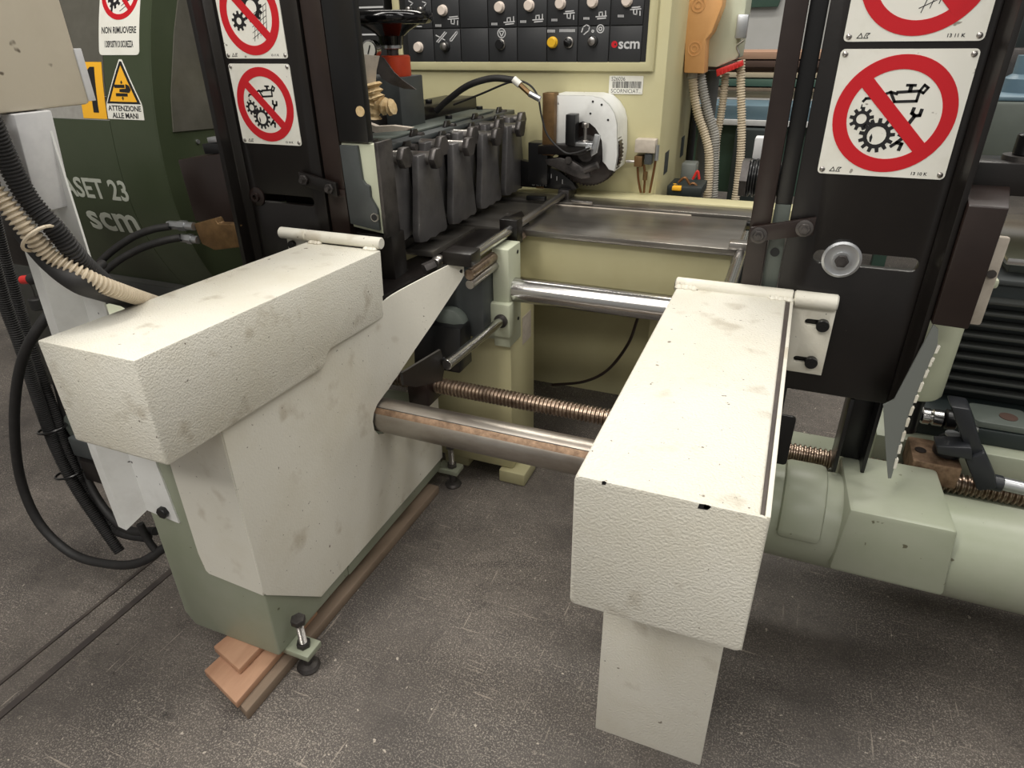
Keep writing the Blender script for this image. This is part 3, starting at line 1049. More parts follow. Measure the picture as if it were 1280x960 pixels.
b = B(); b.cyl((-.10, 1.55, .858), (-.10, 2.2, .858), .017, 20)
tag(b.obj('guide_rod', 'chrome'), 'chrome guide rod beside the black plate with big washer', 'guide rod')
b = B(); b.box(-.135, -.062, 1.985, 2.03, .870, .892, .003)
tag(b.obj('rod_clamp', 'steel'), 'small steel clamp holding the chrome rod at the end of the bed', 'clamp')

# ------------------------------------------------------------------ control cabinet
YC = 2.60
cb = thing('control_cabinet', 'olive cream control cabinet with black push-button panel', 'cabinet', (-1.1, 2.9, .88))
b = B(); b.box(-1.56, -.472, YC + .001, 3.45, .05, 1.95, .01); b.obj('cabinet_body', 'olive_cream', cb)
fx0, fx1, fz0, fz1 = -1.532, -.546, 1.338, 1.92
b = B(); b.prism([(fx0 - .03, fz0 - .03), (fx1 + .03, fz0 - .03), (fx1 + .03, fz1 + .02), (fx0 - .03, fz1 + .02)], 'y', YC - .016, YC - .001, .003, [[(fx0, fz0), (fx1, fz0), (fx1, fz1), (fx0, fz1)]])
b.obj('panel_rim', 'olive_cream', cb)
b = B(); b.box(fx0 + .001, fx1 - .001, YC - .008, YC - .0005, fz0 + .001, fz1); b.obj('panel_frame', 'panel_frame', cb)
c0 = px(514, 82, y=YC); c1 = px(802, 72, y=YC)
cw = (c1.x - c0.x) / 8
rowz = [px(560, 80, y=YC).z, px(560, 35, y=YC).z]
ch = rowz[0] - rowz[1]
ch = abs(ch)
zb = min(rowz)
# z grows upwards: bottom row first
zb = px(560, 79.5, y=YC).z
zt = px(560, 35.5, y=YC).z
ch = zt - zb
cells = {}
for r in range(3):
    for c in range(8):
        q = B()
        x0 = c0.x + c * cw + .0015
        q.box(x0, x0 + cw - .003, YC - .014, YC - .0085, zb + r * ch + .0015, zb + (r + 1) * ch - .0015, .002)
        cells[(r, c)] = q.obj('module_plate', 'panel_black', cb)


def onpanel(u, v):
    p = px(u, v, y=YC - .014)
    return p.x, p.z


def button(cell, u, v, m, kind='flat', r=.0195):
    x, z = onpanel(u, v)
    y = YC - .0142
    q = B(); q.lathe([(r, 0), (r, .004), (r * .88, .008), (r * .82, .0085)], (x, y, z), (0, -1, 0), 24)
    ringm = {'flat': m, 'chrome': 'steel', 'sel': 'steel', 'key': 'panel_frame'}[kind]
    o = q.obj('button_bezel', ringm, cells[cell])
    q = B()
    if kind == 'sel':
        q.lathe([(r * .75, .008), (r * .75, .016), (r * .6, .018)], (x, y, z), (0, -1, 0), 20)
        q.bar((x - r * .6, y - .020, z + r * .3), (x + r * .6, y - .020, z - r * .3), .008, .008, .001, (0, 1, 0))
        q.obj('selector', 'black_plastic', cells[cell])
    elif kind == 'key':
        q.lathe([(r * .7, .008), (r * .7, .022), (r * .45, .024)], (x, y, z), (0, -1, 0), 20); q.obj('key_barrel', 'steel', cells[cell])
    else:
        q.lathe([(r * .85, .006), (r * .85, .018), (r * .75, .020)], (x, y, z), (0, -1, 0), 24); q.obj('button_cap', m if kind != 'chrome' else 'black_plastic', cells[cell])


button((0, 0), 524, 59, 'button_white')
button((0, 1), 557, 58, 'button_white', 'key')
button((0, 3), 626, 55.5, 'button_white', 'chrome')
button((0, 5), 691, 53, 'button_yellow')
button((0, 5), 711, 53, 'button_white', 'sel')
button((0, 6), 741, 51.5, 'button_white', 'key')
for c, u, v in ((1, 554, 13), (3, 625, 9), (4, 662, 7), (5, 701, 4.5), (6, 741, 2.5), (7, 784, 1)):
    button((1, c), u, v, 'button_white')
for u in (513, 528):
    button((1, 0), u, 12, 'button_white', 'key', .014)


def print_on_cell(cell, parts, m='dull_white'):
    q = B()
    y = YC - .0141
    fn = lambda s, t, h: (s, y - h, t)
    for (kind, a) in parts:
        if kind == 'l':
            stroke(q, [onpanel(*p) for p in a], .0035, fn, .0004)
        elif kind == 'o':
            x, z = onpanel(a[0], a[1]); rr = a[2]
            q.plate(circ(x, z, rr, 18), fn, .0004, [circ(x, z, rr - .003, 18)])
    q.obj('printed_symbol', m, cells[cell])


def icon(cell, u, v, up=True):
    s = 1 if up else -1
    ln = [('l', [(u - 7, v + 3 * s), (u + 6, v + 3 * s - 1)]), ('l', [(u - 5, v + 5.5 * s), (u + 5, v + 5.5 * s - 1)]), ('l', [(u - 3, v + 2 * s), (u - 3, v - 2.5 * s), (u + 1, v - 3 * s), (u + 1, v + 2 * s)]), ('l', [(u + 5, v - 4 * s), (u + 5, v + 1 * s)])]
    ln += [('l', [(u - 22 + k * 2, v + 4), (u - 22 + k * 2, v + 6)]) for k in range(4)]
    print_on_cell(cell, ln)


for c, u, v, k in ((1, 567, 27, 0), (3, 637, 25, 1), (4, 673, 22, 1), (5, 712, 20, 0), (6, 752, 18, 1), (7, 795, 15, 0)):
    icon((1, c), u, v, bool(k))
print_on_cell((1, 0), [('l', [(511, 1), (516, 4), (512, 8)]), ('l', [(528, 2), (533, 4), (530, 8)]), ('l', [(521, 33), (527, 33)])])
print_on_cell((0, 1), [('l', [(546, 52), (556, 40)]), ('l', [(548, 53), (558, 41)]), ('l', [(545, 44), (556, 50)]), ('l', [(562, 50), (571, 39)]), ('l', [(564, 52), (572, 41)]), ('l', [(562, 50), (564, 52)]), ('l', [(571, 39), (572, 41)])])
print_on_cell((0, 3), [('o', (627, 41.5, .017)), ('l', [(624, 39), (630, 39), (627, 46), (624, 39)])])
print_on_cell((0, 5), [('l', [(685 + k * 2, 37.5), (685 + k * 2, 40)]) for k in range(5)])
print_on_cell((0, 5), [('l', [(700 + k * 2, 37), (700 + k * 2, 39.5)]) for k in range(10)])
print_on_cell((0, 6), [('l', [(727, 40), (729, 34), (733, 31), (737, 33), (736, 38), (730, 43)]), ('o', (741, 39, .005)), ('o', (750.5, 36, .014)), ('o', (750.5, 36, .007))])
q = B(); x, z = onpanel(768, 55.5)
fn = lambda s, t, h: (s, YC - .0141 - h, t)
q.plate(circ(x, z, .011, 20), fn, .0005, [circ(x + .003, z, .0035, 12)]); q.obj('red_logo', 'sign_red', cells[(0, 7)])
q = B(); x, z = onpanel(786.5, 55)
q.text('scm', .047, lambda s, t, h: (x + s, YC - .0141 - h, z + t), .0005, 'CENTER', True, 1.05); q.obj('logo_lettering', 'dull_white', cells[(0, 7)])
# darker cabinet section further left
b = B(); b.box(-2.3, -1.60, YC - .01, YC + .5, .88, 1.95, .006); o = b.obj('side_section', 'panel_frame', cb)
for z in (px(470, 9, y=YC).z, px(470, 43, y=YC).z):
    q = B(); q.box(-1.9, -1.605, YC - .012, YC - .009, z - .003, z + .003); q.obj('white_line', 'dull_white', o)
# vents on the flank
for (u, v, w_) in ((833, 203, .075), (853, 183, .075)):
    p = px(u, v, x=-.471)
    b = B(); b.box(-.4722, -.4705, p.y - .04, p.y + .04, p.z - .042, p.z + .042); b.obj('vent', 'slate_grey', cb)

bl = thing('barcode_label', 'white barcode label on the olive cream cabinet front', 'label', (px(783, 106, y=YC).x, YC, 1.24))
p0, p1 = px(762, 94.5, y=YC), px(803, 118, y=YC)
lx0, lx1, lz0, lz1 = p0.x, p1.x, p1.z, p0.z
fnl = lambda s, t, h: (lx0 + s * (lx1 - lx0), YC - .0103 + .0095 - h - .0003, lz0 + t * (lz1 - lz0))
b = B(); b.plate(rrect(0, 1, 0, 1, .04), fnl, .0008); b.obj('paper', 'sign_white', bl)
b = B(); s_ = .10
rs = random.Random(3)
while s_ < .95:
    ww = rs.choice((.008, .012, .02)); b.plate([(s_, .33), (s_ + ww, .33), (s_ + ww, .70), (s_, .70)], fnl, .0012); s_ += ww + rs.choice((.008, .012, .018))
b.obj('barcode', 'print_black', bl)
for (txt, tz, k) in (('S26036', .82, .0), ('SCORNICIAT...', .16, .0)):
    b = B(); b.text(txt, .0185, lambda s, t, h: (lx0 + .008 + s, YC - .0016 - h, lz0 + tz * (lz1 - lz0) + t), .0004, 'LEFT', False, .95); b.obj('lettering', 'print_black', bl)


def ry(u0, v0, u1, v1, y):
    p, q = px(u0, v0, y=y), px(u1, v1, y=y)
    return min(p.x, q.x), max(p.x, q.x), min(p.z, q.z), max(p.z, q.z)


def ybox(b, u0, v0, u1, v1, y0, y1, bev=.003):
    """box whose near face spans the pixel corners on the plane y=y0"""
    x0, x1, z0, z1 = ry(u0, v0, u1, v1, y0)
    return b.box(x0, x1, y0, y1, z0, z1, bev)


def ypoly(b, uv, y0, y1, bev=0):
    return b.prism([(p.x, p.z) for p in (px(u, v, y=y0) for (u, v) in uv)], 'y', y0, y1, bev)


# ================================================================== PRESSURE BEAM AND SHOES
pbm = thing('pressure_beam', 'black pressure beam with grey-green top plate above the row of shoes', 'beam', (-1.2, 2.1, 1.0))
b = B(); b.box(-1.36, -1.12, 1.56, 2.62, 1.00, 1.150, .004); b.obj('beam_body', 'black_paint', pbm)
b = B(); b.box(-1.34, -1.055, 1.535, 2.62, 1.152, 1.168, .003); b.obj('top_plate', 'slate_grey', pbm)
b = B(); b.box(-1.20, -1.10, 1.70, 2.50, 1.169, 1.176, .002); b.obj('cover_strip', 'grey_green', pbm)
b = B(); b.box(-1.36, -1.22, 1.62, 2.62, 1.17, 1.215, .004); b.obj('rear_bar', 'black_paint', pbm)
for (x, y) in ((-1.12, 1.62), (-1.25, 1.75), (-1.13, 1.9), (-1.14, 2.2), (-1.27, 2.3), (-1.29, 2.05), (-1.16, 2.5)):
    q = B(); z = 1.215 if x < -1.22 else (1.176 if (-1.2 < x < -1.1 and y > 1.7) else 1.168)
    q.hexnut((x, y, z), (0, 0, 1), .014, .012); q.obj('bolt', 'black_plastic', pbm)
b = B(); b.box(-1.12, -1.06, 1.57, 2.66, .86, 1.15, .003); b.obj('web_plate', 'black_plastic', pbm)

NP = 9
py0, py1 = 1.628, 2.50
pitch = (py1 - py0) / (NP - 1)


def make_shoe():
    r = thing('pressure_shoe', 'black flared pressure shoe with hexagonal bolt, one of a row over the bed', 'pressure shoe', (0, 0, 0), 'pressure shoes in a row under the black beam')
    q = B()
    q.prism([(-.055, .245), (.055, .245), (.066, .16), (.090, .03), (.094, .006), (.075, .0), (.045, .004), (.014, -.002), (-.014, .003), (-.040, -.002), (-.080, .005), (-.086, .03), (-.064, .16)], 'x', -.011, .011, .003)
    q.obj('shoe_plate', 'pad_steel', r)
    q = B(); q.cyl((-.05, 0, .232), (.028, 0, .232), .0175, 20); o = q.obj('spacer_sleeve', 'steel', r)
    q = B(); q.hexnut((.026, 0, .232), (1, 0, 0), .031, .020, .0015); q.obj('hex_head', 'dark_steel', o)
    q = B(); q.prism([(-.022, .20), (.022, .20), (.024, .258), (.012, .275), (-.012, .275), (-.024, .258)], 'x', -.060, -.050, .001); q.obj('hanger_lug', 'black_paint', r)
    q = B(); q.cyl((-.05, .02, .255), (-.035, .02, .255), .010, 14); q.obj('lug_pin', 'dark_steel', r)
    return r


ORD = ('first', 'second', 'third', 'fourth', 'fifth', 'sixth', 'seventh', 'eighth', 'ninth')
shoe = make_shoe()
shoe['label'] = 'first black flared pressure shoe counted from the grey end bracket'
for i in range(NP):
    y = py0 + i * pitch
    fwd = (i % 2 == 1)
    loc = V((-.985 if fwd else -1.022, y, .895 if fwd else .912))
    if i == 0:
        shoe.location = loc
        WORLD[shoe.name] = loc
    else:
        o = dup(shoe, loc - shoe.location, ORD[i] + ' black flared pressure shoe counted from the grey end bracket')
# lower guard under the first shoes
b = B(); b.prism([(1.47, .955), (1.60, .90), (1.80, .885), (1.86, .905), (1.82, .875), (1.45, .86)], 'x', -1.06, -1.045)
tag(b.obj('shoe_guard', 'black_paint'), 'ragged black guard strip hanging below the nearest pressure shoes', 'guard')
b = B(); b.box(-1.42, -1.12, 1.54, 2.6, .868, .99, .004)
tag(b.obj('chain_housing', 'black_paint'), 'black chain housing behind the pressure shoes', 'housing')
b = B(); b.box(-1.30, -.99, 1.53, 1.60, .82, .953, .004)
tag(b.obj('chain_end_block', 'black_paint'), 'black chain end block under the grey end bracket', 'block')
b = B(); b.box(-1.11, -.96, 1.70, 2.0, .845, .862, .001)
tag(b.obj('slide_plate', 'bed_steel'), 'worn steel slide plate under the pressure shoes', 'plate')

# ------------------------------------------------------------------ handwheel group
YH = 2.0
hw = thing('handwheel', 'large glossy black handwheel on a steel collar above the red sleeve', 'handwheel', (-1.222, YH, 1.38))
hc = px(487, 22, y=YH)
b = B()
rim = [(hc.x + .115 * math.cos(2 * PI * k / 40), YH + .115 * math.sin(2 * PI * k / 40), hc.z) for k in range(41)]
b.tube(rim, .0185, 12, 1, None, False); b.obj('rim', 'black_gloss', hw)
b = B(); b.lathe([(.035, -.075), (.04, -.05), (.06, -.035), (.106, -.012), (.106, -.002), (.05, .0), (.03, .01)], (hc.x, YH, hc.z), (0, 0, 1), 32); b.obj('web', 'black_gloss', hw)
zc = px(489, 54, y=YH).z
b = B(); b.cyl((hc.x, YH, zc - .016), (hc.x, YH, zc + .016), .030, 24, None, .002); o = b.obj('collar', 'zinc', hw)
q = B(); q.cyl((hc.x - .036, YH - .012, zc + .003), (hc.x - .02, YH - .012, zc + .003), .008, 10); q.obj('grub_screw', 'black_plastic', o)
b = B(); b.cyl((hc.x, YH, 1.34), (hc.x, YH, 1.48), .018, 20); b.obj('spindle', 'dark_steel', hw)
b = B()
z0, z1 = px(489, 95, y=YH).z, px(489, 69, y=YH).z
b.lathe([(.044, 0), (.046, .004), (.046, z1 - z0 - .004), (.042, z1 - z0), (.02, z1 - z0)], (hc.x + .008, YH, z0), (0, 0, 1), 28)
tag(b.obj('red_sleeve', 'orange_red'), 'orange red sleeve under the black handwheel', 'sleeve')
gbk = thing('gear_block', 'dark grey gear block carrying the handwheel', 'block', (-1.25, YH, 1.17))
b = B(); b.box(-1.34, -1.165, 1.93, 2.08, 1.17, z0, .004); b.obj('block_body', 'slate_grey', gbk)
gg = thing('pressure_gauge', 'small round white dial gauge beside the red sleeve', 'gauge', px(463, 62, y=1.9))
p = px(463, 62, y=1.9)
b = B(); b.lathe([(.026, .02), (.027, 0), (.027, -.006), (.022, -.008)], p, (0, 1, 0), 24); b.obj('bezel', 'chrome', gg)
b = B(); b.lathe([(.022, 0), (.022, .001)], p + V((0, -.0085, 0)), (0, 1, 0), 24); b.obj('dial', 'sign_white', gg)
b = B(); b.bar(p + V((-.004, -.010, -.012)), p + V((.006, -.010, .012)), .003, .001); b.obj('pointer', 'print_black', gg)
# curved tin deflector
df = thing('tin_deflector', 'curved tin sheet deflector taped beside the black column', 'deflector', (-1.15, 1.8, 1.2))
b = B()
ypoly(b, ((472, 70), (479, 72), (485, 80), (492, 90), (503, 100), (520, 112), (505, 111), (490, 106), (478, 99), (472, 90)), 1.86, 1.864); b.obj('sheet_wing', 'dark_steel', df)
b = B(); ypoly(b, ((453, 68), (474, 70), (470, 88), (469, 106), (458, 105)), 1.80, 1.803); b.obj('sheet_face', 'cloth_grey', df)
b = B(); ypoly(b, ((452, 151), (470, 158), (490, 157), (514, 160), (508, 163), (470, 166), (452, 160)), 1.70, 1.72); b.obj('sheet_lip', 'cloth_grey', df)
tw = B()
c = [px(u, v, y=1.78) for (u, v) in ((464, 104), (468, 118), (474, 130), (486, 134), (492, 133))]
cs = spline(c, 5)
ds = [(cs[min(i + 1, len(cs) - 1)] - cs[max(i - 1, 0)]) for i in range(len(cs))]
tw.rings(cs, ds, [.026 + .007 * math.sin(i * 2.1) - .010 * i / len(cs) for i in range(len(cs))], 9)
c2 = [px(u, v, y=1.775) for (u, v) in ((466, 112), (465, 130), (467, 148))]
cs = spline(c2, 5)
tw.rings(cs, [cs[-1] - cs[0]] * len(cs), [.022 + .005 * math.sin(i * 2.7) for i in range(len(cs))], 7)
tag(tw.obj('taped_joint', 'masking_tape', flat=True), 'crumpled masking tape wrapped around a pipe joint beside the black column', 'tape')
b = B(); b.tube([px(u, v, y=y) for (u, v, y) in ((545, 139, 2.25), (560, 125, 2.25), (585, 107, 2.25), (615, 98, 2.25), (643, 100, 2.25))], .011, 12)
tag(b.obj('air_hose', 'black_rubber'), 'thick black hose arching over the pressure beam', 'hose')
b = B(); b.tube([px(u, v, y=y) for (u, v, y) in ((567, 131, 2.3), (600, 118, 2.3), (640, 102, 2.3), (660, 105, 2.3), (672, 120, 2.3), (677, 145, 2.3), (685, 170, 2.3), (705, 190, 2.3), (720, 191, 2.3), (737, 185, 2.3))], .0035, 8)
tag(b.obj('thin_tube', 'black_rubber'), 'thin black tube looping from the hose fitting down to the pulley', 'tube')
hf = thing('hose_fitting', 'brass and white hose fitting at the end of the arching hose', 'fitting', px(655, 110, y=2.25))
b = B(); b.cyl(px(642, 99, y=2.25), px(650, 106, y=2.25), .012, 14); b.obj('white_nut', 'sign_white', hf)
b = B(); b.cyl(px(650, 106, y=2.25), px(662, 117, y=2.25), .009, 6); b.obj('brass_body', 'brass_dull', hf)
b = B(); b.cyl(px(662, 117, y=2.25), px(675, 124, y=2.25), .010, 14); b.obj('end_nut', 'zinc', hf)

# ------------------------------------------------------------------ belt guard and pulley
YB = 2.44
bgd = thing('belt_guard', 'white rounded belt guard with cut-out on the cabinet front', 'belt guard', (-.7, 2.5, 1.0))
gp = [(690, 119), (740, 120), (752, 123), (761, 131), (768, 142), (771, 155), (771, 195), (768, 214), (761, 212), (757, 206), (753, 202), (753, 187), (752, 176), (749, 168), (744, 160), (737, 154), (728, 152), (720, 155), (719, 186), (690, 184)]
b = B(); ypoly(b, gp, YB, YB + .012, .001); b.obj('guard_face', 'white_paint', bgd)
rimp = [px(u, v, y=YB) for (u, v) in ((690, 119), (740, 120), (752, 123), (761, 131), (768, 142), (771, 155), (771, 195), (768, 214))]
b = B()
t = bmesh.new(); rr = []
for p in rimp:
    rr.append([t.verts.new(p), t.verts.new((p.x, YC - .002, p.z)), t.verts.new((p.x - .004, YC - .002, p.z - .004)), t.verts.new((p.x - .004, YB + .004, p.z - .004))])
for i in range(len(rr) - 1):
    for k in range(4):
        t.faces.new((rr[i][k], rr[i][(k + 1) % 4], rr[i + 1][(k + 1) % 4], rr[i + 1][k]))
t.faces.new(rr[0]); t.faces.new(rr[-1])
bmesh.ops.recalc_face_normals(t, faces=t.faces); b._merge(t)
b.obj('guard_rim', 'white_paint', bgd)
for (u, v) in ((741, 127), (752, 131), (738, 142), (760, 150)):
    p = px(u, v, y=YB - .001); b = B(); b.cyl(p, p + V((0, .0015, 0)), .004, 10); b.obj('screw_hole', 'print_black', bgd)
pc = px(735, 190, y=2.46)
pw = thing('grooved_pulley', 'dark ribbed pulley wheel partly inside the white belt guard', 'pulley', (pc.x, 2.47, pc.z - .12))
b = B(); b.lathe([(.100, 0), (.118, .004), (.118, .05), (.100, .055)], (pc.x, 2.458, pc.z), (0, 1, 0), 48)
b.obj('rim', 'brown_black', pw)
b = B()
for k in range(56):
    a = 2 * PI * k / 56
    d = V((math.cos(a), 0, math.sin(a)))
    c_ = V((pc.x, 2.483, pc.z)) + d * .119
    b.bar(c_ - V((0, .024, 0)), c_ + V((0, .024, 0)), .006, .006, 0, d)
tag(b.obj('tooth', 'brown_black', pw), None, None, None, 'stuff')
b = B(); b.lathe([(.06, 0), (.06, .01), (.03, .014), (.03, .03)], (pc.x, 2.457, pc.z), (0, -1, 0), 30); b.obj('hub', 'dark_steel', pw)
am = thing('tension_arm', 'dark oily tension arm assembly in front of the pulley', 'arm', px(700, 200, y=2.38))
b = B(); ypoly(b, ((682, 199), (700, 197), (715, 201), (735, 214), (738, 222), (725, 224), (700, 213), (682, 205)), 2.40, 2.425, .003); b.obj('arm_plate', 'dark_steel', am)
b = B(); ypoly(b, ((672, 182), (732, 180), (736, 190), (726, 194), (672, 193)), 2.39, 2.44, .003); b.obj('cross_bar', 'black_paint', am)
b = B(); ybox(b, 707, 143, 718, 182, 2.37, 2.42); b.obj('upright_block', 'black_plastic', am)
b = B(); ybox(b, 718, 178, 742, 184, 2.38, 2.43); b.obj('light_bar', 'zinc', am)
b = B(); p = px(731, 178, y=2.41); b.cyl(p, p + V((0, 0, .055)), .006, 12); b.hexnut(p + V((0, 0, .05)), (0, 0, 1), .013, .016); b.hexnut(p, (0, 0, 1), .014, .008); b.obj('tension_bolt', 'steel', am)
b = B(); ypoly(b, ((743, 168), (749, 170), (745, 192), (739, 196), (738, 190)), 2.38, 2.40, .001); b.obj('steel_tongue', 'zinc', am)
b = B(); p = px(737, 210, y=2.40); b.cyl(p + V((-.02, 0, -.01)), p + V((.03, 0, .012)), .013, 14); b.obj('arm_pin', 'dark_steel', am)
b = B(); p = px(711, 200, y=2.40); b.hexnut(p, (0, -1, 0), .014, .012); b.obj('nut', 'dark_steel', am)
b = B(); p = px(737, 185, y=2.375); b.cyl(p + V((-.012, 0, -.002)), p + V((.01, 0, .004)), .009, 12); b.obj('tube_joint', 'zinc', am)
b = B(); ybox(b, 678, 116, 692, 195, 2.41, 2.46); tag(b.obj('brown_post', 'brass_dull'), 'brownish vertical steel post left of the white belt guard', 'post')
b = B(); ybox(b, 660, 178, 684, 232, 2.43, 2.50); tag(b.obj('clamp_stack', 'black_plastic'), 'black clamp stack beside the scale wedge', 'clamp')
sw = thing('scale_wedge', 'black wedge scale marked scm lying on the cream ledge', 'scale', px(690, 225, y=2.46))
b = B(); ypoly(b, ((650, 200), (682, 207), (700, 215), (716, 228), (721, 236), (715, 238), (648, 233)), 2.46, 2.49, .001); b.obj('wedge_plate', 'black_plastic', sw)
b = B(); p = px(674, 229, y=2.459); b.text('scm', .034, lambda s, t, h: (p.x + s, 2.4598 - h, p.z + t), .0005, 'CENTER', False, 1.15); b.obj('lettering', 'dull_white', sw)
for (u, v) in ((672, 214), (681, 216), (689, 220), (696, 223), (703, 227)):
    b = B(); p = px(u, v, y=2.459); b.box(p.x - .0012, p.x + .0012, 2.4593, 2.4599, p.z - .008, p.z + .008); b.obj('tick_mark', 'dull_white', sw)
b = B(); ybox(b, 670, 233, 679, 236, 2.452, 2.47, .001); tag(b.obj('rusty_clip', 'brass_dull'), 'small rusty clip at the foot of the scale wedge', 'clip')

# ------------------------------------------------------------------ pneumatic valve on the cabinet
va = thing('air_valve', 'small grey and brass air valve with two brown pipes on the cabinet', 'valve', px(805, 240, y=2.58))
b = B(); ybox(b, 794, 174, 818, 192, 2.55, 2.60); b.obj('valve_body', 'cloth_grey', va)
b = B(); ybox(b, 793, 195, 802, 209, 2.56, 2.60, .002); b.obj('brass_block', 'brass_dull', va)
b = B(); ybox(b, 806, 192, 814, 206, 2.56, 2.60, .002); b.obj('coil', 'slate_grey', va)
b = B(); p = px(821, 190, y=2.57); b.cyl(p + V((0, 0, -.03)), p + V((0, 0, .025)), .008, 12); b.obj('union', 'zinc', va)
b = B(); p = px(789, 202, y=2.57); b.cyl(p + V((-.02, 0, 0)), p + V((.03, 0, 0)), .006, 12); b.obj('needle', 'steel', va)
for uv in (((797, 209), (798, 225), (801, 241)), ((820, 197), (817, 215), (812, 241)), ((805, 206), (806, 222), (805, 241))):
    b = B(); b.tube([px(u, v, y=2.575) for (u, v) in uv], .0045, 8, 5); b.obj('pipe', 'copper_pipe', va)
b = B(); p = px(806, 225, y=2.565); b.cyl(p, p + V((0, 0, .03)), .009, 12); b.obj('pipe_joint', 'brass_dull', va)

# ------------------------------------------------------------------ junction boxes, conduits
YJ = 2.95
jb = thing('junction_box', 'orange plastic junction box with two round marks beside the cabinet', 'junction box', px(870, 92, y=YJ))
b = B(); ypoly(b, ((859, -30), (905, -30), (903, 6), (890, 40), (882, 50), (880, 92), (855, 91)), YJ, YJ + .12, .004); b.obj('box_body', 'orange_box', jb)
for (u, v) in ((873, 6), (868, 61)):
    p = px(u, v, y=YJ - .001); b = B(); b.plate(circ(0, 0, .026, 24), lambda s, t, h: (p.x + s, YJ - .0004 - h, p.z + t), .002, [circ(0, 0, .022, 24)]); b.plate(circ(0, 0, .013, 20), lambda s, t, h: (p.x + s, YJ - .0004 - h, p.z + t), .002, [circ(0, 0, .010, 20)]); b.obj('round_mark', 'orange_box', jb)
tb = thing('terminal_box', 'cream terminal box with red strip under it, right of the orange junction box', 'terminal box', px(910, 80, y=3.05))
b = B(); ypoly(b, ((885, -40), (938, -40), (932, 10), (922, 73), (896, 84), (882, 83)), 3.06, 3.3, .004); b.obj('box_body', 'pale_green', tb)
b = B(); ypoly(b, ((895, 87), (928, 75), (929, 82), (896, 96)), 3.04, 3.08, .002); b.obj('red_strip', 'red_plastic', tb)
for k in range(7):
    u = 898 + k * 4.6
    b = B(); ypoly(b, ((u, 88 - k * 1.65), (u + 1.6, 87.5 - k * 1.65), (u + 1.6, 94 - k * 1.85), (u, 94.5 - k * 1.85)), 3.034, 3.04); b.obj('terminal_rib', 'red_plastic', tb)
b = B(); ybox(b, 922, 18, 932, 48, 3.02, 3.06); o = b.obj('latch', 'zinc', tb)
b = B(); b.tube([px(u, v, y=3.03) for (u, v) in ((930, 50), (921, 58), (924, 68), (920, 74))], .004, 8, 4); b.obj('latch_wire', 'steel', tb)


def conduit(name, pts, y, r, m, label, corr, cat='conduit'):
    q = B(); q.tube([px(p[0], p[1], y=(p[2] if len(p) > 2 else y)) for p in pts], r, 14, 8, corr)
    return tag(q.obj(name, m), label, cat)


conduit('corrugated_conduit', ((866, 98), (868, 120), (873, 145), (881, 168), (886, 190), (886, 220), (884, 247)), 3.0, .017, 'beige_hose', 'beige corrugated conduit coming from the orange junction box', (.010, .002))
conduit('corrugated_conduit', ((875, 92), (879, 115), (886, 145), (893, 168), (893, 195), (891, 247)), 3.03, .019, 'grey_hose', 'grey corrugated conduit beside the beige one under the junction box', (.010, .002))
conduit('corrugated_conduit', ((907, 92), (905, 115), (901, 145), (896, 172), (894, 200)), 3.12, .015, 'beige_hose', 'thin beige conduit slanting down from the red strip', (.010, .002))
conduit('corrugated_conduit', ((926, 75), (926, 110), (927, 150), (926, 190), (922, 230), (919, 250)), 3.1, .016, 'beige_hose', 'straight beige conduit hanging from the end of the red strip', (.010, .002))
b = B(); p = px(865, 97, y=3.0); b.cyl(p, p + V((0, 0, .03)), .022, 16); tag(b.obj('conduit_gland', 'grey_hose'), 'grey gland under the orange junction box', 'gland')
b = B(); p, q_ = px(891, 88, y=3.2), px(878, 245, y=3.2); b.cyl((p.x, 3.2, 0), (p.x, 3.2, p.z), .032, 20); tag(b.obj('grey_pipe', 'grey_pipe'), 'dark grey vertical pipe behind the conduits', 'pipe')
b = B(); p = px(867, 150, y=3.3); b.cyl((p.x, 3.3, 0), (p.x, 3.3, 1.28), .016, 14); tag(b.obj('black_pipe', 'black_rubber'), 'thin black vertical pipe beside the cabinet flank', 'pipe')
sm = thing('small_motor', 'small grey motor with tangled wires on the ledge by the cabinet', 'motor', px(858, 247, y=2.8))
b = B(); ybox(b, 852, 204, 868, 226, 2.84, 2.92, .006); b.obj('motor_housing', 'motor_grey', sm)
b = B(); ybox(b, 834, 232, 876, 247, 2.70, 2.86, .004); b.obj('base', 'dark_teal', sm)
for (uv, m) in ((((836, 238), (842, 231), (850, 234), (853, 240)), 'yellow_print'), (((848, 228), (856, 222), (862, 230)), 'copper_pipe'), (((866, 224), (872, 214), (874, 224)), 'red_plastic'), (((858, 236), (866, 229), (874, 236)), 'copper_pipe'), (((838, 242), (846, 236), (856, 243)), 'brass_dull')):
    q = B(); q.tube([px(u, v, y=2.74) for (u, v) in uv], .005, 8, 5); q.obj('wire', m, sm)
b = B(); ybox(b, 840, 233, 851, 239, 2.69, 2.72, .003); b.obj('yellow_connector', 'yellow_print', sm)

